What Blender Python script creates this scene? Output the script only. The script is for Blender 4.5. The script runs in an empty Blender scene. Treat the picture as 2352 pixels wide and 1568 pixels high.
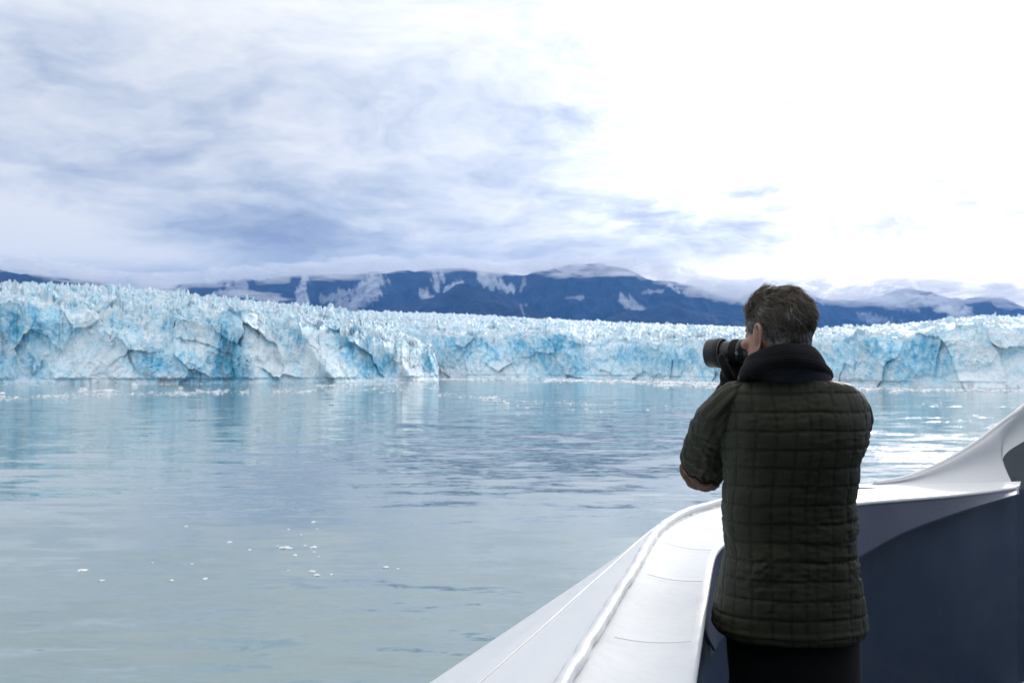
import bpy, bmesh, math, random
import numpy as np
from mathutils import Vector, Matrix

C = bpy.context.scene.collection
PI = math.pi
S = bpy.context.scene

# ---------------------------------------------------------------- camera
CAM_Z = 20.0                      # metres above the sea
FL = 2286.7                       # focal length in units of a 2352 wide frame (35 mm lens)
PITCH = math.atan(54.0 / FL)      # camera looks a little upward
cam = bpy.data.cameras.new('view_camera')
cam_o = bpy.data.objects.new('view_camera', cam)
C.objects.link(cam_o)
cam.lens = 35.0
cam.sensor_width = 36.0
cam.clip_start = 0.05
cam.clip_end = 60000.0
cam_o.location = (0, 0, CAM_Z)
cam_o.rotation_euler = (PI / 2 + PITCH, 0, 0)
cam.dof.use_dof = True
cam.dof.focus_distance = 2.6
cam.dof.aperture_fstop = 10.0
S.camera = cam_o

# ---------------------------------------------------------------- sun, sky, exposure
SUN_EL, SUN_AZ = math.radians(14), math.radians(24)     # azimuth measured to the right of the view
SUN_DIR = Vector((math.sin(SUN_AZ) * math.cos(SUN_EL), math.cos(SUN_AZ) * math.cos(SUN_EL), math.sin(SUN_EL)))
sl = bpy.data.lights.new('sun', 'SUN')
sl.energy = 1.5
sl.angle = math.radians(14)
sl.color = (1.0, 0.965, 0.91)
so = bpy.data.objects.new('sun', sl)
C.objects.link(so)
so.rotation_euler = (-SUN_DIR).to_track_quat('-Z', 'Y').to_euler()
so.location = (60, 40, 80)

S.view_settings.view_transform = 'Standard'
S.view_settings.look = 'None'
S.view_settings.gamma = 1.0
S.view_settings.use_curve_mapping = False
S.view_settings.exposure = 0.35
S.cycles.use_denoising = True
S.cycles.max_bounces = 8
S.cycles.diffuse_bounces = 3
S.cycles.glossy_bounces = 3
S.cycles.volume_bounces = 2
S.cycles.transparent_max_bounces = 16


class NT:
    """small helper to write node trees"""
    def __init__(self, tree):
        self.t = tree
        self.n = tree.nodes
        self.l = tree.links

    def node(self, typ, **kw):
        nd = self.n.new(typ)
        for k, v in kw.items():
            setattr(nd, k, v)
        return nd

    def put(self, sock, v):
        if isinstance(v, bpy.types.NodeSocket):
            self.l.new(v, sock)
        elif isinstance(v, (tuple, list)) and len(v) == 3 and sock.type == 'RGBA':
            sock.default_value = (*v, 1)
        else:
            sock.default_value = v

    def math(self, op, a, b=0.0, c=None, clamp=False):
        nd = self.node('ShaderNodeMath', operation=op, use_clamp=clamp)
        self.put(nd.inputs[0], a)
        self.put(nd.inputs[1], b)
        if c is not None:
            self.put(nd.inputs[2], c)
        return nd.outputs[0]

    def vmath(self, op, a, b=None, scale=None):
        nd = self.node('ShaderNodeVectorMath', operation=op)
        self.put(nd.inputs[0], a)
        if b is not None:
            self.put(nd.inputs[1], b)
        if scale is not None:
            self.put(nd.inputs['Scale'], scale)
        return nd.outputs['Value'] if op in ('DOT_PRODUCT', 'LENGTH', 'DISTANCE') else nd.outputs[0]

    def noise(self, vec, scale, detail=4.0, rough=0.5, dist=0.0, color=False):
        nd = self.node('ShaderNodeTexNoise')
        self.put(nd.inputs['Vector'], vec)
        self.put(nd.inputs['Scale'], scale)
        nd.inputs['Detail'].default_value = detail
        nd.inputs['Roughness'].default_value = rough
        nd.inputs['Distortion'].default_value = dist
        return nd.outputs['Color'] if color else nd.outputs['Fac']

    def remap(self, v, a, b, c=0.0, d=1.0, smooth=True):
        nd = self.node('ShaderNodeMapRange', interpolation_type='SMOOTHSTEP' if smooth else 'LINEAR', clamp=True)
        self.put(nd.inputs[0], v)
        for i, q in enumerate((a, b, c, d)):
            self.put(nd.inputs[1 + i], q)
        return nd.outputs[0]

    def mix(self, f, a, b, blend='MIX'):
        nd = self.node('ShaderNodeMix', data_type='RGBA', blend_type=blend)
        self.put(nd.inputs[0], f)
        self.put(nd.inputs[6], a)
        self.put(nd.inputs[7], b)
        return nd.outputs[2]

    def comb(self, x, y, z):
        nd = self.node('ShaderNodeCombineXYZ')
        self.put(nd.inputs[0], x)
        self.put(nd.inputs[1], y)
        self.put(nd.inputs[2], z)
        return nd.outputs[0]

    def sep(self, v):
        nd = self.node('ShaderNodeSeparateXYZ')
        self.put(nd.inputs[0], v)
        return nd.outputs

    def mapping(self, v, scale=(1, 1, 1), loc=(0, 0, 0), rot=(0, 0, 0)):
        nd = self.node('ShaderNodeMapping')
        self.put(nd.inputs['Vector'], v)
        nd.inputs['Scale'].default_value = scale
        nd.inputs['Location'].default_value = loc
        nd.inputs['Rotation'].default_value = rot
        return nd.outputs[0]


def build_world():
    w = bpy.data.worlds.new('World')
    S.world = w
    w.use_nodes = True
    t = NT(w.node_tree)
    t.n.clear()
    out = t.node('ShaderNodeOutputWorld')
    bg = t.node('ShaderNodeBackground')
    STR = 0.1
    bg.inputs['Strength'].default_value = STR
    t.l.new(bg.outputs[0], out.inputs[0])
    sky = t.node('ShaderNodeTexSky', sky_type='NISHITA')
    sky.sun_disc = False
    sky.sun_elevation = SUN_EL
    sky.sun_rotation = SUN_AZ
    d = t.node('ShaderNodeTexCoord').outputs['Generated']
    s = t.sep(d)
    zc = t.math('MAXIMUM', s[2], 0.0)
    # cloud sheet seen in perspective: project the direction on a (curved) sheet
    inv = t.math('DIVIDE', 1.0, t.math('ADD', zc, 0.22))
    p = t.comb(t.math('MULTIPLY', s[0], inv), t.math('MULTIPLY', s[1], inv), 0.0)
    az = t.math('ARCTAN2', s[0], s[1])                   # radians, right positive
    el = t.math('ARCSINE', s[2])
    warp = t.vmath('SCALE', t.vmath('SUBTRACT', t.noise(p, 1.6, 4, 0.55, color=True), (0.5, 0.5, 0.5)), scale=0.55)
    p2 = t.vmath('ADD', p, warp)
    big = t.noise(t.mapping(p2, (0.8, 1.0, 1), (3.1, 1.4, 0)), 1.3, 3, 0.5)
    mid = t.noise(t.mapping(p2, (0.9, 1.0, 1), (0.3, 5.2, 0)), 4.2, 8, 0.62)
    lump = t.noise(t.mapping(p2, (0.9, 1.0, 1), (8.3, 2.2, 0)), 9.0, 6, 0.60, 0.3)
    # layers of the low stratus near the horizon, laid out in azimuth and height
    sw = t.math('MULTIPLY', t.math('SUBTRACT', t.noise(t.comb(t.math('MULTIPLY', az, 5.0), t.math('MULTIPLY', el, 12.0), 0.0), 1.0, 3), 0.5), 1.5)
    sv = t.comb(t.math('MULTIPLY', az, 5.5), t.math('ADD', t.math('MULTIPLY', el, 34.0), sw), 2.0)
    strk = t.noise(sv, 1.0, 8, 0.62, 0.3)
    lowmask = t.math('MULTIPLY', t.remap(el, 0.15, 0.03), 0.62)
    n = t.math('ADD', t.math('MULTIPLY', t.math('SUBTRACT', big, 0.5), 0.45),
               t.math('ADD', t.math('MULTIPLY', t.math('SUBTRACT', mid, 0.5), 0.92), t.math('MULTIPLY', t.math('SUBTRACT', lump, 0.5), 0.30)))
    n = t.math('ADD', t.math('MULTIPLY', n, t.math('SUBTRACT', 1.0, lowmask)),
               t.math('MULTIPLY', t.math('SUBTRACT', strk, 0.5), t.math('MULTIPLY', lowmask, 1.35)))
    n = t.math('ADD', n, 0.575)

    def blob(a0, e0, ra, re):
        """soft weight round a direction (degrees)"""
        x = t.math('DIVIDE', t.math('SUBTRACT', az, math.radians(a0)), math.radians(ra))
        y = t.math('DIVIDE', t.math('SUBTRACT', el, math.radians(e0)), math.radians(re))
        q = t.math('ADD', t.math('MULTIPLY', x, x), t.math('MULTIPLY', y, y))
        return t.math('EXPONENT', t.math('MULTIPLY', q, -1.0))

    # thick and thin parts of the overcast that the photograph shows
    bias = None
    for a0, e0, ra, re, k in ((-27, 7.2, 7.5, 1.8, 0.46), (-19, 6.0, 5.5, 0.8, 0.22), (-14, 7.2, 5.5, 1.8, -0.20), (-5, 6.0, 12, 1.6, -0.19), (-21, 4.3, 9, 0.9, -0.24),
                              (13, 7.2, 9, 1.5, -0.26), (25, 8.8, 8, 1.5, -0.20), (18, 14.5, 5, 0.8, -0.14), (-2, 9.5, 12, 2.0, -0.06), (-18, 12.5, 14, 4.0, -0.10), (6, 4.6, 13, 1.0, 0.40), (22, 4.4, 9, 1.7, 0.30), (-8, 4.5, 8, 0.8, -0.06),
                              (7, 15.0, 7, 1.5, -0.20), (-24, 17.5, 6, 2.5, -0.03)):
        v = t.math('MULTIPLY', blob(a0, e0, ra, re), k)
        bias = v if bias is None else t.math('ADD', bias, v)
    n = t.math('ADD', n, bias)
    # brightness of the cloud deck grows towards the hidden sun
    g = t.vmath('DOT_PRODUCT', d, tuple(SUN_DIR))
    glow = t.remap(g, 0.88, 1.0)
    glow2 = t.math('MULTIPLY', t.math('POWER', glow, 2.6), t.remap(t.math('ADD', t.math('MULTIPLY', mid, 0.7), t.math('MULTIPLY', lump, 0.3)), 0.34, 0.66, 0.15, 1.3))
    up = t.remap(el, 0.18, 0.65)
    hi = t.remap(el, 0.05, 0.22)
    n = t.math('ADD', n, t.math('ADD', t.math('MULTIPLY', t.math('MULTIPLY', glow, hi), 0.04), t.math('ADD', t.math('MULTIPLY', t.remap(g, 0.6, 1.0), 0.07), t.math('MULTIPLY', up, 0.26))))
    ramp = t.node('ShaderNodeValToRGB')
    cr = ramp.color_ramp
    cr.interpolation = 'B_SPLINE'
    stops = [(0.18, (0.29, 0.36, 0.53)), (0.34, (0.43, 0.50, 0.65)), (0.48, (0.60, 0.665, 0.78)),
             (0.62, (0.78, 0.82, 0.885)), (0.76, (0.93, 0.945, 0.965)), (0.92, (1.04, 1.03, 1.01))]
    cr.elements[0].position, cr.elements[0].color = stops[0][0], (*stops[0][1], 1)
    cr.elements[1].position, cr.elements[1].color = stops[-1][0], (*stops[-1][1], 1)
    for q, c in stops[1:-1]:
        e = cr.elements.new(q)
        e.color = (*c, 1)
    t.put(ramp.inputs[0], n)
    lum = t.math('ADD', t.math('ADD', t.math('ADD', 0.75, t.math('ADD', t.math('MULTIPLY', up, 0.30), t.math('MULTIPLY', t.remap(g, 0.76, 0.98), 0.24))), t.math('MULTIPLY', blob(27, 4.0, 12, 2.6), 0.45)), t.math('MULTIPLY', t.math('MULTIPLY', glow2, hi), 1.3))
    cloud = t.vmath('SCALE', ramp.outputs[0], scale=t.math('MULTIPLY', lum, 1.0 / STR))
    col = t.mix(0.93, sky.outputs[0], cloud)
    t.put(bg.inputs['Color'], col)
    w.cycles.sampling_method = 'MANUAL'
    w.cycles.sample_map_resolution = 1024


build_world()

# ---------------------------------------------------------------- helpers
CA, SA = math.cos(PITCH), math.sin(PITCH)


def ray(px, py):
    """unit-depth ray of a picture position (2352 x 1568 frame)"""
    u, v = (px - 1176.0) / FL, (784.0 - py) / FL
    return np.array([u, CA - v * SA, SA + v * CA])


def at_y(px, py, y):
    r = ray(px, py)
    return r * (y / r[1]) + np.array([0, 0, CAM_Z])


def at_z(px, py, z):
    r = ray(px, py)
    return r * ((z - CAM_Z) / r[2]) + np.array([0, 0, CAM_Z])


def link(o, parent=None):
    C.objects.link(o)
    if parent is not None:
        o.parent = parent
    return o


def tag(o, label=None, cat=None, group=None, kind=None):
    if label:
        o['label'] = label
    if cat:
        o['category'] = cat
    if group:
        o['group'] = group
    if kind:
        o['kind'] = kind
    return o


def empty(name, loc, label, cat, group=None):
    o = bpy.data.objects.new(name, None)
    o.empty_display_size = 0.1
    link(o)
    o.location = loc
    return tag(o, label, cat, group)


def mesh_fast(name, co, quads, smooth=False):
    """mesh from numpy arrays; quads may hold (n,4) or (n,3) indices"""
    me = bpy.data.meshes.new(name)
    co = np.asarray(co, dtype=np.float32)
    q = np.asarray(quads, dtype=np.int32)
    k = q.shape[1]
    me.vertices.add(len(co))
    me.vertices.foreach_set('co', co.ravel())
    me.loops.add(q.size)
    me.loops.foreach_set('vertex_index', q.ravel())
    me.polygons.add(len(q))
    me.polygons.foreach_set('loop_start', np.arange(0, q.size, k, dtype=np.int32))
    me.update(calc_edges=True)
    me.validate()
    me.polygons.foreach_set('use_smooth', np.full(len(me.polygons), smooth, dtype=bool))
    return me


def grid_faces(nr, nc, wrap=False):
    r = np.arange(nr - 1)[:, None]
    c = np.arange(nc if wrap else nc - 1)[None, :]
    c2 = (c + 1) % nc
    a = r * nc + c
    b = r * nc + c2
    return np.stack([a, b, b + nc, a + nc], -1).reshape(-1, 4)


def obj(name, me, mat=None, parent=None, base=(0, 0, 0)):
    if base is not None and any(base):
        me.transform(Matrix.Translation(-Vector(base)))
    o = bpy.data.objects.new(name, me)
    if mat is not None:
        me.materials.append(mat)
    return link(o, parent)


def col_attr(me, name, rgb):
    a = me.color_attributes.new(name, 'FLOAT_COLOR', 'POINT')
    rgba = np.ones((len(rgb), 4), dtype=np.float32)
    rgba[:, :3] = rgb
    a.data.foreach_set('color', rgba.ravel())


# ---- numpy noise
_rs = np.random.RandomState(7)
_P = _rs.permutation(256).astype(np.int64)
_P = np.concatenate([_P, _P, _P])
_G = _rs.normal(size=(256, 3))
_G /= np.linalg.norm(_G, axis=1)[:, None]
_R = _rs.rand(256, 4)


def perlin(x, y, z=0.0, seed=0):
    x, y, z = np.broadcast_arrays(np.asarray(x, float) + seed * 17.31, np.asarray(y, float) + seed * 5.77, np.asarray(z, float))
    xi, yi, zi = np.floor(x).astype(np.int64), np.floor(y).astype(np.int64), np.floor(z).astype(np.int64)
    xf, yf, zf = x - xi, y - yi, z - zi
    u, v, w = (q * q * q * (q * (q * 6 - 15) + 10) for q in (xf, yf, zf))

    def g(dx, dy, dz):
        h = _P[_P[_P[(xi + dx) & 255] + ((yi + dy) & 255)] + ((zi + dz) & 255)]
        gr = _G[h]
        return gr[..., 0] * (xf - dx) + gr[..., 1] * (yf - dy) + gr[..., 2] * (zf - dz)
    x00 = g(0, 0, 0) * (1 - u) + g(1, 0, 0) * u
    x10 = g(0, 1, 0) * (1 - u) + g(1, 1, 0) * u
    x01 = g(0, 0, 1) * (1 - u) + g(1, 0, 1) * u
    x11 = g(0, 1, 1) * (1 - u) + g(1, 1, 1) * u
    return 1.5 * ((x00 * (1 - v) + x10 * v) * (1 - w) + (x01 * (1 - v) + x11 * v) * w)


def fbm(x, y, z=0.0, octv=4, gain=0.5, seed=0):
    a, s = 1.0, 0.0
    for i in range(octv):
        s = s + a * perlin(np.asarray(x) * 2 ** i, np.asarray(y) * 2 ** i, np.asarray(z) * 2 ** i, seed + i)
        a *= gain
    return s


def ridged(x, y, z=0.0, octv=4, gain=0.5, seed=0):
    a, s, t = 1.0, 0.0, 0.0
    for i in range(octv):
        s = s + a * (1 - 2 * np.abs(perlin(np.asarray(x) * 2 ** i, np.asarray(y) * 2 ** i, np.asarray(z) * 2 ** i, seed + i)))
        t += a
        a *= gain
    return s / t


def worley(x, y, seed=0):
    """F1, F2, random of the nearest cell (3 numbers), offset from its centre"""
    x, y = np.broadcast_arrays(np.asarray(x, float), np.asarray(y, float))
    xi, yi = np.floor(x).astype(np.int64), np.floor(y).astype(np.int64)
    f1 = np.full(x.shape, 9.0)
    f2 = np.full(x.shape, 9.0)
    r = np.zeros(x.shape + (4,))
    ox, oy = np.zeros(x.shape), np.zeros(x.shape)
    for dx in (-1, 0, 1):
        for dy in (-1, 0, 1):
            h = _P[_P[(xi + dx + seed * 31) & 255] + ((yi + dy + seed * 7) & 255)]
            rr = _R[h]
            ax = xi + dx + rr[..., 0] - x
            ay = yi + dy + rr[..., 1] - y
            dd = np.hypot(ax, ay)
            near = dd < f1
            f2 = np.where(near, f1, np.minimum(f2, dd))
            f1 = np.where(near, dd, f1)
            r = np.where(near[..., None], _R[(h * 7 + 13) & 255], r)
            ox = np.where(near, -ax, ox)
            oy = np.where(near, -ay, oy)
    return f1, f2, r, ox, oy


def sstep(a, b, x):
    t = np.clip((np.asarray(x, float) - a) / (b - a), 0, 1)
    return t * t * (3 - 2 * t)


def lerp(a, b, t):
    return a + (b - a) * t


def table(pts):
    """smooth interpolation (monotone-ish) of (x, y) pairs"""
    xs = np.array([p[0] for p in pts], float)
    ys = np.array([p[1] for p in pts], float)
    m = np.gradient(ys, xs)

    def f(x):
        x = np.clip(np.asarray(x, float), xs[0], xs[-1])
        i = np.clip(np.searchsorted(xs, x) - 1, 0, len(xs) - 2)
        h = xs[i + 1] - xs[i]
        t = (x - xs[i]) / h
        return ((2 * t ** 3 - 3 * t ** 2 + 1) * ys[i] + (t ** 3 - 2 * t ** 2 + t) * h * m[i]
                + (-2 * t ** 3 + 3 * t ** 2) * ys[i + 1] + (t ** 3 - t ** 2) * h * m[i + 1])
    return f


# ---- materials
def new_mat(name):
    m = bpy.data.materials.new(name)
    m.use_nodes = True
    t = NT(m.node_tree)
    b = t.n['Principled BSDF']
    return m, t, b


def paint(name, rgb, rough=0.4, spec=0.5, var=0.06, bump=0.0, nscale=6.0, bscale=60.0, dirt=None):
    """plain surface with slight colour variation, wear and relief"""
    m, t, b = new_mat(name)
    co = t.node('ShaderNodeTexCoord').outputs['Object']
    n = t.noise(co, nscale, 5, 0.6)
    k = t.remap(n, 0.3, 0.7, 1 - var, 1 + var, False)
    col = t.vmath('SCALE', tuple(rgb), scale=k)
    if dirt:
        dn = t.noise(t.mapping(co, (1.0, 1.0, 1.0), (3, 1, 7)), dirt[1], 6, 0.65, 0.6)
        col = t.mix(t.remap(dn, dirt[2], dirt[2] + 0.14, 0, dirt[3]), col, dirt[0])
    t.put(b.inputs['Base Color'], col)
    t.put(b.inputs['Roughness'], t.remap(t.noise(co, nscale * 2.3, 4), 0.3, 0.7, rough - 0.06, rough + 0.06, False))
    b.inputs['Specular IOR Level'].default_value = spec
    if bump:
        bp = t.node('ShaderNodeBump')
        bp.inputs['Strength'].default_value = 1.0
        bp.inputs['Distance'].default_value = bump
        t.put(bp.inputs['Height'], t.noise(co, bscale, 5, 0.6))
        t.put(b.inputs['Normal'], bp.outputs[0])
    return m
# ================================================================ water
def build_water():
    m, t, b = new_mat('silty_sea_water')
    geo = t.node('ShaderNodeNewGeometry')
    pos = geo.outputs['Position']
    half = (0.5, 0.5, 0.5)

    def slope(scale, stretch, detail, k, loc=(0, 0, 0), rot=0.1):
        v = t.mapping(pos, (scale / stretch, scale, 1), loc, (0, 0, rot))
        c = t.noise(v, 1.0, detail, 0.55, 0.3, color=True)
        return t.vmath('MULTIPLY', t.vmath('SUBTRACT', c, half), (k * 0.8, k, 0.0))
    # calm and ruffled patches
    patch = t.noise(t.mapping(pos, (0.006, 0.022, 1), (5, 2, 0)), 1.0, 4, 0.55, 0.5)
    ruf = t.remap(patch, 0.36, 0.64, 0.55, 1.15)
    sx = t.sep(pos)
    dist = t.vmath('LENGTH', t.comb(sx[0], sx[1], 0.0))
    near = t.remap(dist, 108.0, 58.0, 0.0, 1.0)
    calm = t.remap(dist, 300.0, 110.0, 0.0, 1.0)
    ruf = t.math('ADD', t.math('MULTIPLY', ruf, t.math('SUBTRACT', 1.0, calm)), t.math('MULTIPLY', calm, 0.75))
    swell = slope(0.09, 2.2, 2, 0.10, (1, 4, 0), 0.25)
    waves = slope(0.26, 3.4, 4, 0.16, (2, 7, 0), -0.12)
    rip = slope(1.2, 3.0, 4, 0.22, (9, 1, 0), 0.3)
    sm = t.vmath('ADD', t.vmath('ADD', swell, t.vmath('SCALE', waves, scale=t.math('MULTIPLY', ruf, t.math('ADD', 1.0, t.math('MULTIPLY', near, 4.0))))),
                 t.vmath('SCALE', rip, scale=t.math('MULTIPLY', ruf, t.math('ADD', 0.45, t.math('MULTIPLY', near, 1.7)))))
    nrm = t.vmath('NORMALIZE', t.vmath('ADD', sm, (0, 0, 1)))
    t.put(b.inputs['Normal'], nrm)
    silt = t.noise(t.mapping(pos, (0.004, 0.010, 1)), 1.0, 4, 0.6)
    t.put(b.inputs['Base Color'], t.mix(silt, (0.190, 0.275, 0.290), (0.235, 0.300, 0.292)))
    b.inputs['Roughness'].default_value = 0.045
    b.inputs['IOR'].default_value = 1.333
    R = 30000.0
    co = [(-R, -2000, 0), (R, -2000, 0), (R, R, 0), (-R, R, 0)]
    tag(obj('sea_water', mesh_fast('sea_water', co, [(0, 1, 2, 3)]), m),
        'calm grey blue glacial water reflecting the ice cliffs', None, None, 'structure')


build_water()


# ================================================================ glacier
def ice_material():
    m, t, b = new_mat('glacier_ice')
    at = t.node('ShaderNodeAttribute', attribute_name='ice').outputs['Color']
    pos = t.node('ShaderNodeNewGeometry').outputs['Position']
    n1 = t.noise(t.mapping(pos, (0.20, 0.20, 0.10)), 1.0, 6, 0.62, 0.5)
    n2 = t.noise(t.mapping(pos, (0.55, 0.55, 0.22), (9, 3, 1)), 1.0, 5, 0.6)
    col = t.mix(t.remap(n1, 0.50, 0.72, 0, 0.35), at, (0.82, 0.89, 0.93))
    col = t.mix(t.remap(n2, 0.56, 0.75, 0, 0.45), col, (0.28, 0.56, 0.72))
    t.put(b.inputs['Base Color'], col)
    b.inputs['Roughness'].default_value = 0.55
    b.inputs['Specular IOR Level'].default_value = 0.35
    return m


ICE = ice_material()
WHITE = np.array([0.85, 0.925, 0.955])
PALE = np.array([0.58, 0.82, 0.92])
MID = np.array([0.22, 0.60, 0.82])
TEAL = np.array([0.12, 0.46, 0.58])
DIRT = np.array([0.34, 0.34, 0.34])
DARK = np.array([0.10, 0.16, 0.19])


def el_of(y):
    return (838.0 - y) / FL


def glacier(name, label, px0, px1, ncol, base, crest, sky, ribs, blues, dirts, far, setback, seed, nface=110, ntop=80, amp=1.0, rub=0.5):
    """ice cliff with a broken top. base / crest / sky: tables of the waterline distance and of the heights (picture
    rows) of cliff edge and skyline; ribs: buttresses (px, width, reach, lean); blues, dirts: patches of clear or dirty ice"""
    px = np.linspace(px0, px1, ncol)
    az = np.arctan((px - 1176.0) / FL)
    dirx, diry = np.sin(az), np.cos(az)
    cosf = np.cos(az)
    D = base(px) / cosf
    arc = np.concatenate([[0], np.cumsum(np.hypot(np.diff(D * dirx), np.diff(D * diry)))])
    elc = el_of(crest(px)) * cosf
    els = el_of(sky(px)) * cosf
    Hc = np.maximum(CAM_Z + elc * (D + setback), 1.0)
    # ---- face rows
    q = np.linspace(0, 1, nface)[:, None]
    A = np.broadcast_to(arc[None, :], (nface, ncol))
    PX = np.broadcast_to(px[None, :], (nface, ncol))
    n_edge = perlin(arc / 48.0, 0.5, seed=seed) * 14 + perlin(arc / 13.0, 0.5, seed=seed + 3) * 6 + perlin(arc / 4.5, 0.5, seed=seed + 5) * 2.5 - 3
    wc = worley(arc / 13.0, arc * 0 + 3.3, seed)
    n_edge = (n_edge + (wc[2][..., 0] - 0.5) * 9) * amp
    Hc = np.maximum(Hc + n_edge * np.clip(Hc / 50, 0.1, 1.2), 1.0)
    Z = q * Hc[None, :]
    qb = 0.42 + 0.55 * perlin(arc / 75.0, 0.2, seed=seed + 12) + 0.28 * perlin(arc / 24.0, 0.7, seed=seed + 13) + 0.10 * perlin(arc / 8.0, 0.1, seed=seed + 14)
    for (bx, bq, rx, rq, k) in blues:
        qb = qb - 0.40 * np.clip(k, -0.6, 0.8) * np.exp(-((px - bx) / rx) ** 2)
    qb = np.clip(qb, 0.04, 0.86)[None, :]
    scarp = sstep(qb - 0.05, qb + 0.05, q + 0.05 * fbm(A / 14.0, Z / 10.0, 0.3, 3, 0.55, seed + 17))
    prof = setback * np.where(q < qb, 0.80 * q / qb * np.sqrt(qb / 0.5), 0.80 * np.sqrt(qb / 0.5) + 0.25 * (q - qb) / (1 - qb))
    dep = np.zeros_like(Z)
    for (rp, w, reach, lean, top) in ribs:
        c = rp - lean * q                      # rib runs up to the left
        u = (PX - c) / w
        saw = np.where(u < 0, np.exp(-(u / 0.38) ** 2), np.exp(-(u / 1.25) ** 2))
        dep -= 1.45 * reach * saw * (1 - sstep(top - 0.12, top + 0.1, q)) * (0.35 + 0.65 * (1 - q))
    wx_ = fbm(A / 45.0, Z / 45.0, 0.0, 3, 0.5, seed + 15)
    wz_ = fbm(A / 45.0, Z / 45.0, 6.0, 3, 0.5, seed + 16)
    Aw, Zw = A + 7 * wx_, Z + 7 * wz_
    butt = ridged(Aw / 60.0 + 0.35 * Z / 50, Zw / 120.0, 0.0, 3, 0.5, seed + 21)
    frac = ridged(Aw / 19.0 + Zw / 60, Zw / 30.0 - Aw / 60, 0.7, 5, 0.58, seed + 31)
    f1, f2, rnd, ox, oy = worley(Aw / 12.0 + 0.9 * fbm(A / 10, Z / 10, 0, 3, 0.55, seed + 2), Zw / 24.0 + 0.6 * fbm(A / 10, Z / 10, 4, 3, 0.55, seed + 2), seed + 1)
    blk = (rnd[..., 1] - 0.5) * 3.0 + ox * (rnd[..., 2] - 0.5) * 7 + oy * (rnd[..., 3] - 0.6) * 7
    c1, c2, crd, cox, coy = worley(Aw / 40.0 + 0.25 * Z / 40, Zw / 46.0, seed + 23)
    facet = (crd[..., 1] - 0.5) * 16.0 + cox * (crd[..., 2] - 0.5) * 44 + coy * (crd[..., 3] - 0.75) * 30
    crack = np.exp(-((f2 - f1) / 0.05) ** 2) * sstep(0.0, 0.5, fbm(A / 30, Z / 30, 9, 2, 0.5, seed + 33))
    fine = fbm(Aw / 5.5, Zw / 7.0, 0.2, 4, 0.62, seed + 41)
    rubble = 1 - scarp                                      # fallen, crushed ice
    rough = 1 - 0.6 * rubble
    fan = ridged((A + Z * 0.9 * np.sign(perlin(A / 90.0, 0.4, seed=seed + 18) + .01)) / 15.0, Z / 70.0, 1.3, 4, 0.6, seed + 19)
    flute = ridged(Aw / 8.5, Zw / 85.0, 2.0, 3, 0.55, seed + 20)
    dep = dep - amp * (13.0 * butt * rough + 5.0 * frac * rough + blk * rough * 0.6 + 2.0 * fine + 3.2 * fan * rubble + 4.0 * flute * scarp + 0.62 * facet) + amp * 2.0 * crack * rough
    fade = np.clip(Z / 6.0, 0.8, 1)
    dist = D[None, :] + prof + dep * fade
    dist = np.minimum.accumulate(dist[::-1], 0)[::-1] * 0.25 + dist * 0.75
    Zf = Z + amp * (1.6 * fine) * np.clip(q * 6, 0, 1)
    Zf[0] = -1.5
    lat = amp * 2.0 * perlin(A / 8.0, Z / 14.0, 4.0, seed + 61)
    # ---- top rows
    r = far * (np.linspace(0, 1, ntop + 1)[1:, None] ** 2.1) + 1.0
    At = np.broadcast_to(arc[None, :], (ntop, ncol))
    Rt = np.broadcast_to(r, (ntop, ncol))
    PXt = np.broadcast_to(px[None, :], (ntop, ncol))
    dt = dist[-1][None, :] + r
    e = elc[None, :] + (els - elc)[None, :] * (1 - np.exp(-r / (far * 0.2)))
    zt = CAM_Z + e * dt
    zt += n_edge[None, :] * np.exp(-r / 30.0)
    xw, yw = (dt * dirx[None, :]), (dt * diry[None, :])
    sc = 1 + Rt / 1400.0
    rot = 0.35
    gx, gy = xw * math.cos(rot) + yw * math.sin(rot), -xw * math.sin(rot) + yw * math.cos(rot)
    gwx, gwy = gx + 5 * fbm(gx / 14, gy / 14, 0, 3, .55, seed + 5), gy + 5 * fbm(gx / 14, gy / 14, 7, 3, .55, seed + 5)
    g1, g2, grd, gox, goy = worley(gwx / 21.0, gwy / 27.0, seed + 4)
    ser = grd[..., 0] ** 1.3 * 13.0 - 5.0 + gox * (grd[..., 1] - 0.5) * 15 + goy * (grd[..., 2] - 0.35) * 15
    crev = np.exp(-((g2 - g1) / 0.10) ** 2)
    h1, h2, hrd, hox, hoy = worley(gwx / 7.5, gwy / 8.5, seed + 6)
    ser2 = hrd[..., 0] ** 2 * 6.0 + hox * (hrd[..., 1] - .5) * 7 + hoy * (hrd[..., 3] - .5) * 5
    edge = np.clip(Rt / 4.0, 0.25, 1)
    tow = sstep(-0.1, 0.6, fbm(gx / 70.0, gy / 70.0, 0, 3, 0.5, seed + 7))
    grit_h = fbm(gx / 5.0, gy / 5.0, 0, 3, 0.6, seed + 9)
    zt = zt + amp * edge * ((0.25 + 0.95 * tow) * ser - 4.0 * crev * (0.3 + tow) + ser2 * 0.55 + 1.2 * grit_h + 10.0 * ridged(gx / 45, gy / 45, 0, 4, 0.55, seed + 8) - 8.0) * np.clip(dt / 1300.0, 0.8, 1.5)
    latt = amp * 2.0 * perlin(At / 8.0, Rt / 14.0, 7.0, seed + 61)
    DD = np.concatenate([dist, dt], 0)
    ZZ = np.concatenate([Zf, zt], 0)
    LL = np.concatenate([lat, latt], 0)
    X = DD * dirx[None, :] + LL * diry[None, :]
    Y = DD * diry[None, :] - LL * dirx[None, :]
    nr = nface + ntop
    co = np.stack([X, Y, ZZ], -1).reshape(-1, 3)
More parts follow.
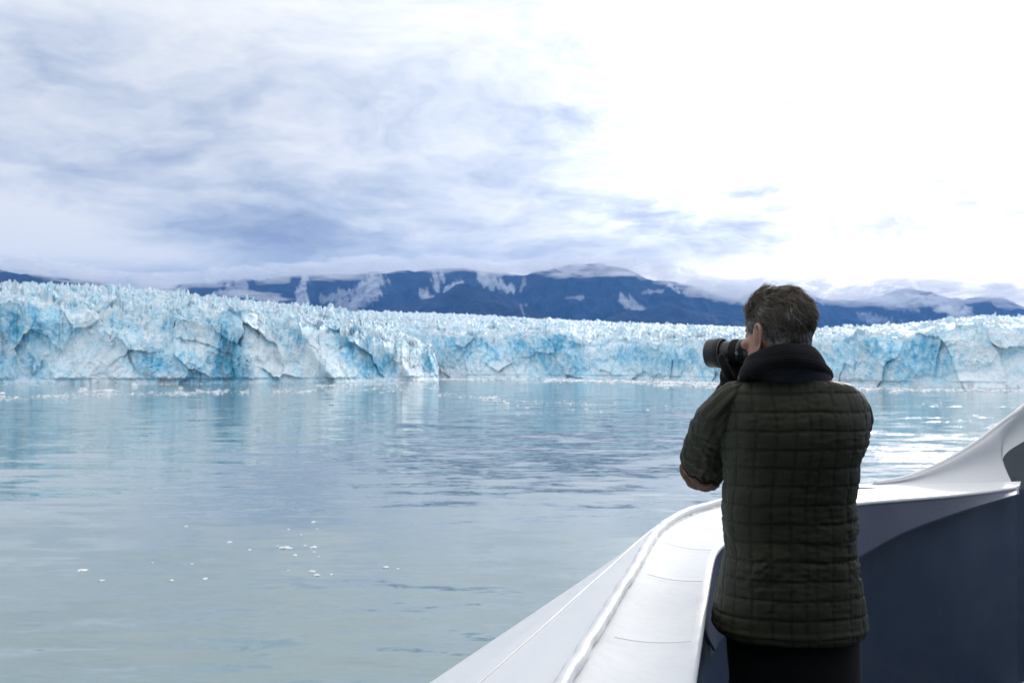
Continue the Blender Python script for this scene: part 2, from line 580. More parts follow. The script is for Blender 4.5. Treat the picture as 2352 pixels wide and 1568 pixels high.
    # ---- colour of the ice itself
    streak = fbm((A + Z * 0.9 * np.sign(perlin(A / 90.0, 0.4, seed=seed + 18) + .01)) / 11.0, Z / 38.0, 1.0, 4, 0.6, seed + 72)
    base_bl = np.where(scarp > 0.5, 0.52, 0.20)
    bl = lerp(0.15, 0.46, scarp) + 0.22 * (crd[..., 0] - 0.5) + 0.32 * fbm(A / 60.0, Z / 40.0, 1.0, 3, 0.55, seed + 71) + 0.22 * (rnd[..., 0] - 0.5) * scarp + 0.22 * fine
    bl += 0.42 * np.clip(streak, -0.3, 1) * rubble - 0.22 * np.clip(flute, 0, 1) * scarp
    for (bx, bq, rx, rq, k) in blues:
        bl = bl + 1.25 * k * np.exp(-((PX - bx) / rx) ** 2 - ((q - bq) / rq) ** 2) * (0.75 + 0.5 * fine)
    bl += 0.25 * crack * rough
    bl -= 0.20 * sstep(0.2, 0.6, frac) * scarp
    bl = np.clip(bl, 0, 1.25)
    cf = np.where(bl[..., None] < 0.45, lerp(WHITE, PALE, (bl / 0.45)[..., None]),
                  np.where(bl[..., None] < 0.85, lerp(PALE, MID, np.clip((bl - 0.45) / 0.4, 0, 1)[..., None]),
                           lerp(MID, TEAL, np.clip((bl - 0.85) / 0.4, 0, 1)[..., None])))
    dn = fbm(A / 9.0, Z / 25.0, 3.0, 4, 0.6, seed + 81)
    dk = np.zeros_like(Z)
    for (bx, bq, rx, rq, k) in dirts:
        dk = dk + k * np.exp(-((PX - bx) / rx) ** 2 - ((q - bq) / rq) ** 2)
    dk = np.clip(dk * sstep(-0.15, 0.5, dn) + 0.14 * sstep(-0.1, 0.4, fbm(A / 40.0, 0.4, 0, 3, .5, seed + 83)) * (1 - sstep(0.0, 0.02 + 0.04 * (dn + 0.5), q)), 0, 0.9)
    cf = lerp(cf, DIRT, dk[..., None])
    bt = 0.40 * crev + 0.50 * (hrd[..., 2] - 0.5) + 0.18 * fbm(gx / 40, gy / 40, 0, 3, 0.5, seed + 91) + 0.16 + 0.25 * np.exp(-Rt / 12.0)
    bt = np.clip(bt, 0, 0.9)
    ct = np.where(bt[..., None] < 0.45, lerp(np.array([0.66, 0.73, 0.76]), np.array([0.36, 0.60, 0.72]), (bt / 0.45)[..., None]), lerp(np.array([0.36, 0.60, 0.72]), MID * 0.75, np.clip((bt - 0.45) / 0.5, 0, 1)[..., None]))
    grit = sstep(0.10, 0.60, fbm(gx / 16, gy / 30, 5.0, 4, 0.6, seed + 95)) * 0.60
    ct = lerp(ct, np.array([0.36, 0.38, 0.39]), grit[..., None])
    cc = np.concatenate([cf, ct], 0).reshape(-1, 3)
    me = mesh_fast(name, co, grid_faces(nr, ncol))
    col_attr(me, 'ice', np.clip(cc, 0.02, 0.95))
    o = obj(name, me, ICE)
    return tag(o, label, 'glacier', 'ice cliffs of the tidewater glacier')


glacier('glacier', 'tall jagged ice cliff on the left with white ribs and blue hollows', -170, 1008, 1060,
        table([(-170, 1080), (0, 1085), (300, 1095), (560, 1120), (770, 1170), (900, 1240), (1008, 1330)]),
        table([(-170, 690), (0, 688), (60, 696), (130, 708), (200, 702), (300, 706), (420, 715), (500, 724), (600, 728), (700, 740), (770, 756), (830, 758), (880, 775), (930, 790), (970, 800), (992, 815), (1003, 840), (1008, 862)]),
        table([(-170, 652), (0, 655), (120, 658), (250, 664), (400, 676), (520, 690), (640, 702), (760, 714), (860, 728), (930, 752), (1008, 800)]),
        [(130, 60, 16, 20, 0.95), (300, 110, 18, 60, 0.75), (415, 60, 10, 25, 0.6), (575, 42, 26, 26, 0.85), (775, 55, 34, 85, 1.0), (955, 50, 20, 70, 1.0), (1000, 18, 12, 12, 0.8)],
        [(30, 0.62, 55, 0.28, 0.75), (265, 0.80, 45, 0.10, 0.35), (350, 0.35, 40, 0.2, 0.45), (440, 0.35, 45, 0.30, 0.45), (515, 0.45, 35, 0.35, 0.75),
         (540, 0.2, 30, 0.2, 0.4), (655, 0.80, 25, 0.15, 0.45), (690, 0.70, 24, 0.2, 0.5), (800, 0.75, 26, 0.25, 0.8), (835, 0.45, 34, 0.35, 0.55), (880, 0.35, 36, 0.32, 0.65), (985, 0.6, 14, 0.3, 0.7),
         (640, 0.25, 40, 0.2, -0.4), (720, 0.4, 25, 0.4, -0.45), (170, 0.35, 90, 0.16, -0.25), (500, 0.05, 60, 0.05, 0.35), (20, 0.15, 60, 0.12, 0.2), (590, 0.5, 14, 0.4, -0.4), (930, 0.5, 26, 0.35, -0.5)],
        [(210, 0.03, 60, 0.05, 0.9), (480, 0.05, 70, 0.06, 0.9), (505, 0.3, 22, 0.22, 0.75), (535, 0.55, 22, 0.2, 0.5), (565, 0.35, 14, 0.25, 0.6), (360, 0.06, 60, 0.05, 0.7), (0, 0.55, 12, 0.3, 0.6), (760, 0.05, 24, 0.12, 0.6), (960, 0.1, 24, 0.2, 0.35)],
        1500.0, 34.0, 1, nface=120, ntop=80, amp=1.0)

glacier('glacier', 'long lower pale blue ice cliff across the middle and right under a broken white icefield', 820, 2560, 1500,
        table([(820, 1640), (1010, 1560), (1200, 1510), (1400, 1460), (1550, 1330), (1700, 1150), (1850, 1010), (1950, 950), (2150, 890), (2352, 850), (2560, 820)]),
        table([(820, 752), (1010, 765), (1060, 772), (1120, 780), (1200, 770), (1290, 768), (1370, 790), (1430, 775), (1520, 788), (1620, 780), (1750, 782), (1880, 772), (1960, 765), (2060, 768), (2150, 762), (2250, 755), (2352, 752), (2560, 745)]),
        table([(820, 715), (900, 718), (1050, 722), (1200, 731), (1350, 738), (1500, 745), (1700, 752), (1880, 757), (1990, 752), (2080, 746), (2160, 738), (2250, 729), (2352, 731), (2560, 722)]),
        [(1120, 60, 10, 10, 0.8), (1370, 80, 14, -15, 1.0), (1560, 70, 10, 10, 0.9), (1900, 50, 10, 20, 1.0), (2040, 60, 10, 10, 0.9), (2200, 60, 12, 20, 0.9)],
        [(1100, 0.8, 90, 0.25, 0.35), (1260, 0.75, 70, 0.3, 0.45), (1300, 0.5, 60, 0.4, 0.2), (1470, 0.7, 50, 0.25, 0.35), (1560, 0.75, 50, 0.25, 0.35), (1150, 0.25, 80, 0.2, -0.25), (1430, 0.3, 60, 0.18, -0.2),
         (2000, 0.8, 40, 0.18, 0.3), (2110, 0.7, 50, 0.25, 0.25), (2200, 0.45, 90, 0.3, 0.1), (1930, 0.15, 30, 0.15, -0.2), (1300, 0.4, 400, 0.6, 0.22), (2000, 0.4, 400, 0.6, 0.16)],
        [(2010, 0.10, 60, 0.03, 0.8), (2080, 0.05, 40, 0.05, 0.6), (2300, 0.03, 90, 0.035, 0.8), (1960, 0.62, 5, 0.08, 0.6), (2262, 0.35, 5, 0.14, 0.6), (2230, 0.05, 60, 0.03, 0.5)],
        2600.0, 24.0, 9, nface=90, ntop=90, amp=0.62, rub=0.75)


# ================================================================ mountains
def mountain_material():
    m, t, b = new_mat('hazed_rock_and_snow')
    at = t.node('ShaderNodeAttribute', attribute_name='hazed_rock').outputs['Color']
    pos = t.node('ShaderNodeNewGeometry').outputs['Position']
    n = t.noise(t.mapping(pos, (0.006, 0.006, 0.006)), 1.0, 6, 0.65, 0.4)
    t.put(b.inputs['Base Color'], t.mix(t.remap(n, 0.38, 0.62, 0, 0.8), at, t.vmath('SCALE', at, scale=0.45)))
    b.inputs['Roughness'].default_value = 0.9
    b.inputs['Specular IOR Level'].default_value = 0.1
    return m


ROCK = mountain_material()


def mountain(label, px0, px1, ncol, dist, depth, ridge, snows, seed, hazed_rock=(0.020, 0.040, 0.085), nrow=150):  # blue of the distant air is partly put into the stone colour
    px = np.linspace(px0, px1, ncol)
    az = np.arctan((px - 1176.0) / FL)
    dirx, diry = np.sin(az), np.cos(az)
    Dr = (dist + depth) / np.cos(az)
    H = np.maximum(CAM_Z + el_of(ridge(px)) * np.cos(az) * Dr, 5.0)
    arc = px / FL * (dist + depth)
    H = H + (ridged(arc / 330, 0.3, 0, 5, 0.55, seed) - 0.4) * 42
    q = np.linspace(0, 1.35, nrow)[:, None]
    up = np.where(q <= 1, q, 1 - (q - 1) * 1.6)
    A = np.broadcast_to(arc[None, :], (nrow, ncol))
    Q = np.broadcast_to(q, (nrow, ncol))
    PX = np.broadcast_to(px[None, :], (nrow, ncol))
    prof = np.clip(up, 0, 1) ** 1.15
    gul = ridged(A / 560.0 + 0.25 * fbm(A / 400, Q * 2, 0, 3, .5, seed), Q * 1.1, 0.0, 6, 0.58, seed + 3)
    Z = prof * H[None, :] + (gul - 0.45) * 130 * np.sin(PI * np.clip(up, 0, 1)) * (up < 0.97)
    DD = (dist + depth * Q)[:, :] / np.cos(az)[None, :] - (gul - 0.4) * 320 * np.clip(up, 0, 1) * (1 - np.clip(up, 0, 1)) * 4 * (Q < 1)
    X, Y = DD * dirx, DD * diry
    Z[0] = -20
    co = np.stack([X, Y, Z], -1).reshape(-1, 3)
    # picture row of each point decides where the snow gullies lie
    row = 838.0 - (Z - CAM_Z) / (DD * np.cos(az)[None, :]) * FL
    sn = np.zeros_like(Z)
    fr = 0.6 * fbm(A / 150.0, Z / 150.0, 0.5, 5, 0.6, seed + 5) + 0.7 * fbm((A + 0.25 * Z) / 48.0, Z / 330.0, 0.9, 5, 0.62, seed + 6)
    for (x0, y0, x1, y1, w0, w1, k) in snows:
        t = np.clip(((PX - x0) * (x1 - x0) + (row - y0) * (y1 - y0)) / ((x1 - x0) ** 2 + (y1 - y0) ** 2 + 1e-6), 0, 1)
        dd = np.hypot(PX - (x0 + t * (x1 - x0)), row - (y0 + t * (y1 - y0)))
        sn = np.maximum(sn, k * (1 - sstep(0.55, 1.0, dd / (w0 + (w1 - w0) * t) + 0.95 * fr)))
    rk = np.array(hazed_rock) * (1 + 0.35 * fbm(A / 300.0, Z / 200.0, 0.1, 3, 0.5, seed + 7))[..., None]
    c = lerp(rk, np.array([0.62, 0.66, 0.72]), np.clip(sn, 0, 1)[..., None])
    me = mesh_fast('mountain', co, grid_faces(nrow, ncol), smooth=True)
    col_attr(me, 'hazed_rock', np.clip(c.reshape(-1, 3), 0.01, 0.95))
    o = obj('mountain', me, ROCK)
    return tag(o, label, None, 'mountains behind the glacier', 'structure')


mountain('long dark ridge sinking to the right behind the left ice cliff', -300, 460, 300, 6400, 1500,
         table([(-300, 596), (-100, 606), (0, 622), (60, 632), (150, 640), (230, 652), (300, 664), (340, 676), (400, 700), (460, 730)]), [], 3, (0.012, 0.026, 0.060))
mountain('broad blue mountain with snow gullies and its tops in cloud', 230, 1900, 700, 8200, 2000,
         table([(230, 720), (300, 684), (360, 664), (420, 655), (600, 640), (700, 634), (850, 626), (980, 622), (1060, 618), (1130, 626), (1200, 630), (1270, 618), (1340, 606), (1400, 610), (1450, 622), (1500, 642), (1560, 652), (1620, 668), (1690, 692), (1760, 718), (1900, 760)]),
         [(700, 640, 690, 705, 12, 20, 0.8), (866, 640, 800, 712, 26, 34, 0.75), (800, 672, 742, 686, 8, 14, 0.6), (1000, 632, 1004, 668, 16, 6, 0.75), (1056, 650, 1020, 672, 12, 5, 0.8), (975, 676, 990, 682, 14, 12, 0.8),
          (1110, 640, 1168, 662, 24, 12, 0.75), (1150, 650, 1166, 672, 18, 5, 0.7), (1205, 640, 1196, 668, 7, 4, 0.4), (1440, 630, 1380, 632, 4, 3, 0.5), (1430, 684, 1475, 715, 12, 16, 0.62), (1480, 672, 1520, 668, 6, 4, 0.55),
          (1540, 655, 1560, 670, 10, 4, 0.75), (1300, 684, 1340, 682, 6, 4, 0.5), (560, 660, 480, 690, 18, 14, 0.5), (420, 660, 360, 680, 10, 8, 0.45), (620, 690, 560, 678, 8, 6, 0.5), (1200, 720, 1205, 705, 6, 8, 0.3)], 11, (0.019, 0.039, 0.085))
mountain('dark bare foothill in front of the broad mountain', 700, 1400, 360, 6900, 1000,
         table([(700, 760), (820, 728), (900, 708), (960, 690), (1010, 672), (1060, 652), (1090, 660), (1140, 676), (1180, 692), (1210, 708), (1290, 740), (1400, 768)]), [(1195, 700, 1205, 730, 4, 4, 0.3)], 17, (0.024, 0.037, 0.074))
mountain('low blue hill behind the dark foothill, right of centre', 1300, 1800, 260, 7300, 1000,
         table([(1300, 770), (1370, 742), (1430, 722), (1480, 712), (1540, 706), (1600, 716), (1680, 736), (1800, 775)]), [], 19, (0.024, 0.038, 0.078))
mountain('far blue range on the right under ragged cloud', 1640, 2620, 460, 9800, 1800,
         table([(1640, 720), (1700, 684), (1760, 672), (1840, 676), (1900, 690), (1960, 690), (2030, 678), (2080, 664), (2140, 672), (2200, 686), (2260, 684), (2310, 688), (2352, 706), (2450, 690), (2620, 660)]),
         [(1980, 725, 2060, 745, 10, 16, 0.45), (1640, 668, 1660, 690, 8, 4, 0.5), (2120, 690, 2210, 722, 9, 12, 0.5), (2040, 700, 2110, 712, 12, 6, 0.4), (1890, 696, 1950, 694, 6, 4, 0.45)], 23, (0.026, 0.046, 0.10))


# ================================================================ brash ice
def lump(seed, n=0):
    """small rounded irregular block, flat below, about one unit across"""
    rs = np.random.RandomState(seed)
    bm = bmesh.new()
    bmesh.ops.create_icosphere(bm, subdivisions=1, radius=0.5)
    ax = rs.uniform(-1, 1, 3)
    for v in bm.verts:
        k = 1 + rs.uniform(-0.28, 0.22) + 0.15 * (v.co.x * ax[0] + v.co.y * ax[1])
        v.co *= k
        v.co.z = v.co.z * 0.55 + 0.1
    co = np.array([v.co[:] for v in bm.verts])
    f = np.array([[v.index for v in p.verts] for p in bm.faces])
    bm.free()
    return co, f


def floe_material():
    m, t, b = new_mat('floating_ice')
    co = t.node('ShaderNodeTexCoord').outputs['Object']
    t.put(b.inputs['Base Color'], t.mix(t.noise(co, 2.2, 4), (0.80, 0.87, 0.90), (0.90, 0.92, 0.93)))
    b.inputs['Roughness'].default_value = 0.45
    return m


FLOE = floe_material()
LUMPS = [lump(s) for s in range(40)]


def band_of_ice(label, spots, seed):
    """one object of countless small chunks; spots: (px0, y0, px1, y1, spread in rows, number, size)"""
    rs = np.random.RandomState(seed)
    cos, fs, off = [], [], 0
    for (x0, y0, x1, y1, sp, n, size) in spots:
        for _ in range(n):
            u = rs.rand()
            px = x0 + (x1 - x0) * u
            py = y0 + (y1 - y0) * u + rs.normal() * sp * (0.5 + 0.8 * (perlin(px / 60.0, 0.2, seed=seed) + 0.5))
            if rs.rand() > 0.75 + 1.2 * perlin(px / 45.0, py / 6.0, seed=seed + 2):
                continue
            p = at_z(px, max(py, 866), 0.0)
            c, f = LUMPS[rs.randint(40)]
            k = size * (0.35 + rs.rand() ** 3 * 1.6)
            a = rs.rand() * 6.28
            rot = np.array([[math.cos(a), -math.sin(a), 0], [math.sin(a), math.cos(a), 0], [0, 0, 1]])
            cos.append((c * np.array([k * rs.uniform(1, 2.2), k, k * 0.6])) @ rot.T + p)
            fs.append(f + off)
            off += len(c)
    o = obj('brash_ice', mesh_fast('brash_ice', np.concatenate(cos), np.concatenate(fs)), FLOE)
    return tag(o, label, None, None, 'stuff')


band_of_ice('thin broken bands of white brash ice drifting below the left ice cliff',
            [(-40, 915, 520, 898, 3.0, 700, 1.2), (380, 903, 1010, 892, 3.0, 700, 1.4), (0, 884, 900, 879, 2.0, 450, 1.2), (720, 886, 1010, 876, 2.0, 350, 2.0), (180, 897, 280, 900, 1.5, 120, 1.6), (1000, 905, 1160, 917, 2.5, 110, 1.2), (1100, 922, 1420, 928, 2.5, 130, 1.2), (1140, 935, 1700, 940, 6, 90, 1.1)], 5)
band_of_ice('wide white sheet of brash ice packed along the foot of the far ice cliff',
            [(1005, 871, 1320, 870, 1.4, 1500, 2.6), (1250, 873, 1720, 881, 2.4, 2600, 2.6), (1500, 884, 2000, 893, 3.2, 1800, 2.0), (1900, 893, 2420, 898, 2.5, 1500, 1.8)], 6)

FLOES = [  # px, row, width in frame units, label
    (189, 1310, 24, 'largest flat white ice chunk floating alone at lower left'),
    (233, 1333, 13, 'white ice chunk just below and right of the lower left floe'),
    (470, 1329, 14, 'tilted white ice chunk floating midway along the lower row of floes'),
    (652, 1258, 24, 'broad white floe with small bits on both ends, biggest of the middle cluster'),
    (722, 1257, 17, 'rounded white floe right of the broad floe in the middle cluster'),
    (721, 1200, 9, 'small white floe farthest out in the middle cluster'),
    (527, 1245, 9, 'small faint ice chunk left of the middle cluster'),
    (718, 1312, 15, 'white floe above its twin at the bottom of the middle cluster'),
    (727, 1321, 11, 'lower one of the two close floes under the middle cluster'),
    (662, 1216, 6, 'tiny ice bit above the broad floe'),
    (677, 1275, 7, 'tiny ice bit below and right of the broad floe'),
    (574, 1263, 6, 'tiny ice bit left of the broad floe'),
    (394, 1333, 7, 'tiny ice bit left of the tilted chunk'),
    (886, 1303, 10, 'small white floe alone right of the middle cluster'),
    (914, 1306, 6, 'tiny ice bit just right of the lone floe'),
    (761, 1319, 6, 'tiny ice bit right of the two close floes'),
    (441, 1295, 6, 'tiny ice bit above the tilted chunk'),
    (350, 1292, 5, 'tiny ice bit between the lower left floe and the tilted chunk'),
    (427, 1209, 6, 'tiny ice bit in the pale reflection at left'),
    (732, 1279, 5, 'lower of the tiny bits under the rounded floe'),
    (721, 1268, 6, 'upper of the tiny bits under the rounded floe'),
    (701, 1253, 6, 'tiny ice bit between the broad floe and the rounded floe'),
    (637, 1254, 5, 'tiny ice bit touching the left end of the broad floe'),
    (667, 1259, 7, 'tiny ice bit touching the right end of the broad floe'),
    (691, 1228, 4, 'tiny ice bit midway between the farthest floe and the broad floe'),
    (728, 1214, 4, 'tiny ice bit just below the farthest floe'),
    (662, 1311, 5, 'tiny ice bit left of the two close floes'),
    (1130, 916, 22, 'low white berg with a hump floating before the far ice cliff'),
    (190, 893, 15, 'small rounded berg below the left ice cliff'),
    (4, 905, 12, 'small berg at the left edge under the ice cliff'),
    (251, 899, 30, 'long flat floe below the left ice cliff'),
    (415, 892, 9, 'small white bit of ice under the grey foot of the left ice cliff'),
    (309, 885, 12, 'small bit of ice close under the left ice cliff'),
    (1164, 927, 8, 'small berg just right of and nearer than the humped berg'),
    (1308, 929, 7, 'small bit of ice on the open water well right of the humped berg'),
    (760, 929, 9, 'small floe in the bright reflection of the left ice cliff'),
]


def build_floes():
    for i, (px, py, w, lab) in enumerate(FLOES):
        p = at_z(px, py, 0.0)
        wm = 1.15 * w / FL * p[1]
        rs = np.random.RandomState(300 + i)
        cos, fs, off = [], [], 0
        n = 4 if w > 12 else 1
        for k in range(n):
            bm = bmesh.new()
            bmesh.ops.create_icosphere(bm, subdivisions=2, radius=0.5)
            c = np.array([v.co[:] for v in bm.verts])
            f = np.array([[v.index for v in q.verts] for q in bm.faces])
            bm.free()
            c = c * (1 + 0.45 * fbm(c[:, 0] * 2.3 + i, c[:, 1] * 2.3, c[:, 2] * 2.3 + k, 3, 0.6))[:, None]
            s = wm * (1.0 if n == 1 else (0.55 if k == 0 else rs.uniform(0.3, 0.5)))
            dx = 0 if n == 1 else rs.uniform(-0.32, 0.32) * wm
            c = c * np.array([s * 1.15, s * 1.1, s * (0.50 if py < 1000 else 0.42)]) + np.array([dx, rs.uniform(-.2, .2) * wm if n > 1 else 0, s * 0.07])
            cos.append(c)
            fs.append(f + off)
            off += len(c)
        me = mesh_fast('ice_floe', np.concatenate(cos), np.concatenate(fs), smooth=False)
        o = obj('ice_floe', me, FLOE)
        o.location = p
        tag(o, lab, 'ice floe', 'pieces of ice floating on the water')


build_floes()


# ================================================================ low cloud on the mountains and the air itself
def cloud_bank_material():
    m = bpy.data.materials.new('low_cloud')
    m.use_nodes = True
    t = NT(m.node_tree)
    t.n.clear()
    out = t.node('ShaderNodeOutputMaterial')
    v = t.node('ShaderNodeVolumePrincipled')
    v.inputs['Color'].default_value = (0.97, 0.98, 1.0, 1)
    v.inputs['Density'].default_value = 0.0036
    v.inputs['Anisotropy'].default_value = 0.2
    t.l.new(v.outputs[0], out.inputs['Volume'])
    return m


def build_cloud_bank():
    """banks of low cloud that lie against the upper slopes: many overlapping soft lumps"""
    m = cloud_bank_material()
    rs = np.random.RandomState(12)
    spots = []

    def bank(pts, dist, n, wpx, hpx, spread):
        P = np.asarray(pts, float)
        for i in range(n):
            u = (i + rs.rand()) / n * (len(P) - 1)
            k = int(min(u, len(P) - 2))
            x, y = lerp(P[k], P[k + 1], u - k)
            spots.append((x + rs.normal() * 6, y + rs.normal() * spread, dist + rs.uniform(-250, 250), wpx * rs.uniform(0.6, 1.5), hpx * rs.uniform(0.6, 1.4)))
    bank([(-60, 604), (40, 612), (140, 622), (230, 636), (300, 648), (360, 650)], 7300, 12, 60, 10, 4)
    bank([(340, 648), (460, 642), (600, 631), (720, 625), (840, 619), (960, 612), (1040, 606)], 9500, 26, 60, 10, 5)
    bank([(1080, 612), (1140, 619), (1200, 622), (1250, 614), (1290, 603)], 9600, 10, 45, 9, 4)
    bank([(1330, 597), (1400, 602), (1460, 616), (1520, 634), (1600, 650), (1680, 668), (1740, 690)], 9800, 19, 48, 10, 6)
    bank([(1660, 676), (1760, 664), (1860, 668), (1960, 680), (2030, 668), (2110, 660), (2200, 676), (2300, 678), (2400, 690)], 10800, 32, 56, 12, 8)
    bank([(1990, 688), (2060, 690), (2130, 700), (2210, 716)], 9300, 12, 34, 8, 4)
    bank([(1590, 668), (1640, 676), (1690, 690)], 9300, 7, 26, 7, 3)
    bank([(540, 678), (640, 688)], 8300, 6, 34, 3, 2)
    bank([(1280, 634), (1440, 630)], 9000, 6, 36, 3, 2)
    cos, fs, off = [], [], 0
    bm = bmesh.new()
    bmesh.ops.create_icosphere(bm, subdivisions=3, radius=1.0)
    c0 = np.array([v.co[:] for v in bm.verts])
    f0 = np.array([[v.index for v in p.verts] for p in bm.faces])
    bm.free()
    for i, (x, y, dist, w, h) in enumerate(spots):
        c = at_y(x, y, dist)
        k = dist / FL
        s_ = 1 + 0.55 * fbm(c0[:, 0] * 1.7 + i * 3.1, c0[:, 1] * 1.7, c0[:, 2] * 1.7, 4, 0.6, 60)
        cc = c0 * s_[:, None] * np.array([w * k, 190.0, h * k * 1.5])
        cos.append(cc + c + np.array([0, 0, 3.0 * k]))
        fs.append(f0 + off)
        off += len(c0)
    o = obj('cloud_bank', mesh_fast('cloud_bank', np.concatenate(cos), np.concatenate(fs), True), m)
    tag(o, 'low white cloud clinging to the mountain tops', None, None, 'stuff')


build_cloud_bank()


def haze():
    m = bpy.data.materials.new('air')
    m.use_nodes = True
    t = NT(m.node_tree)
    t.n.clear()
    out = t.node('ShaderNodeOutputMaterial')
    v = t.node('ShaderNodeVolumePrincipled')
    v.inputs['Color'].default_value = (0.15, 0.42, 1.0, 1)
    v.inputs['Density'].default_value = 3.8e-5
    v.inputs['Anisotropy'].default_value = 0.0
    t.l.new(v.outputs[0], out.inputs['Volume'])
    bm = bmesh.new()
    bmesh.ops.create_cube(bm, size=1.0)
    me = bpy.data.meshes.new('haze')
    bm.to_mesh(me)
    bm.free()
    o = obj('haze', me, m)
    o.scale = (30000, 17000, 1200)
    o.location = (0, 5500, 1200 / 2 - 3)
    tag(o, None, None, None, 'stuff')


haze()
# ================================================================ ship's bow
RAIL_Z = CAM_Z - 0.62
DECK_Z = CAM_Z - 1.62


def spline(pts, n):
    """centripetal-ish Catmull-Rom through the points, n samples evenly along the length"""
    P = np.asarray(pts, float)
    Q = np.concatenate([[2 * P[0] - P[1]], P, [2 * P[-1] - P[-2]]])
    out = []
    for i in range(1, len(Q) - 2):
        t = np.linspace(0, 1, 24, endpoint=False)[:, None]
        a, b, c, d = Q[i - 1], Q[i], Q[i + 1], Q[i + 2]
        out.append(0.5 * (2 * b + (c - a) * t + (2 * a - 5 * b + 4 * c - d) * t ** 2 + (3 * b - a - 3 * c + d) * t ** 3))
    out = np.concatenate(out + [P[-1:]])
    s = np.concatenate([[0], np.cumsum(np.linalg.norm(np.diff(out, axis=0), axis=1))])
    u = np.linspace(0, s[-1], n)
    return np.stack([np.interp(u, s, out[:, k]) for k in range(P.shape[1])], 1)


def tube_mesh(name, path, rad, n=10, smooth=True, closed_ends=True, ry=None, up=(0, 0, 1), twist=None, disp=None):
    """tube along a path; rad number or array; ry second radius; disp(s, theta) -> extra radius"""
    P = np.asarray(path, float)
    T = np.gradient(P, axis=0)
    T /= np.linalg.norm(T, axis=1)[:, None] + 1e-12
    up = np.array(up, float)
    N = np.zeros_like(P)
    v = up - T[0] * (up @ T[0])
    for i in range(len(P)):
        v = v - T[i] * (v @ T[i])
        v /= np.linalg.norm(v) + 1e-12
        N[i] = v
    B = np.cross(T, N)
    th = np.linspace(0, 2 * PI, n, endpoint=False)
    r1 = np.broadcast_to(np.asarray(rad, float), (len(P),))
    r2 = r1 if ry is None else np.broadcast_to(np.asarray(ry, float), (len(P),))
    d = 0.0
    if disp is not None:
        seg = np.concatenate([[0], np.cumsum(np.linalg.norm(np.diff(P, axis=0), axis=1))])
        d = disp(seg[:, None], th[None, :])
    c, s = np.cos(th), np.sin(th)
    R1 = r1[:, None] + d
    R2 = r2[:, None] + d
    co = P[:, None, :] + (R1 * c[None, :])[..., None] * N[:, None, :] + (R2 * s[None, :])[..., None] * B[:, None, :]
    co = co.reshape(-1, 3)
    f = grid_faces(len(P), n, True)
    if closed_ends:
        m = len(co)
        co = np.concatenate([co, P[:1], P[-1:]])
        k = np.arange(n)
        k2 = (k + 1) % n
        cap = np.concatenate([np.stack([k2, k, np.full(n, m), np.full(n, m)], 1),
                              np.stack([(len(P) - 1) * n + k, (len(P) - 1) * n + k2, np.full(n, m + 1), np.full(n, m + 1)], 1)])
        return co, f, cap[:, :3]
    return co, f, None


def build_mesh(name, parts, smooth=True):
    """parts: list of (co, quads, tris or None)"""
    V, Q, T, off = [], [], [], 0
    for co, q, t in parts:
        V.append(co)
        if q is not None and len(q):
            Q.append(np.asarray(q) + off)
        if t is not None and len(t):
            T.append(np.asarray(t) + off)
        off += len(co)
    V = np.concatenate(V)
    faces = []
    if Q:
        faces += np.concatenate(Q).tolist()
    if T:
        faces += np.concatenate(T).tolist()
    me = bpy.data.meshes.new(name)
    me.from_pydata(V.tolist(), [], faces)
    me.update()
    me.polygons.foreach_set('use_smooth', np.full(len(me.polygons), smooth, dtype=bool))
    return me


def strip(rows):
    """grid from a list of polylines with equal counts"""
    R = np.asarray(rows, float)
    return R.reshape(-1, 3), grid_faces(R.shape[0], R.shape[1]), None


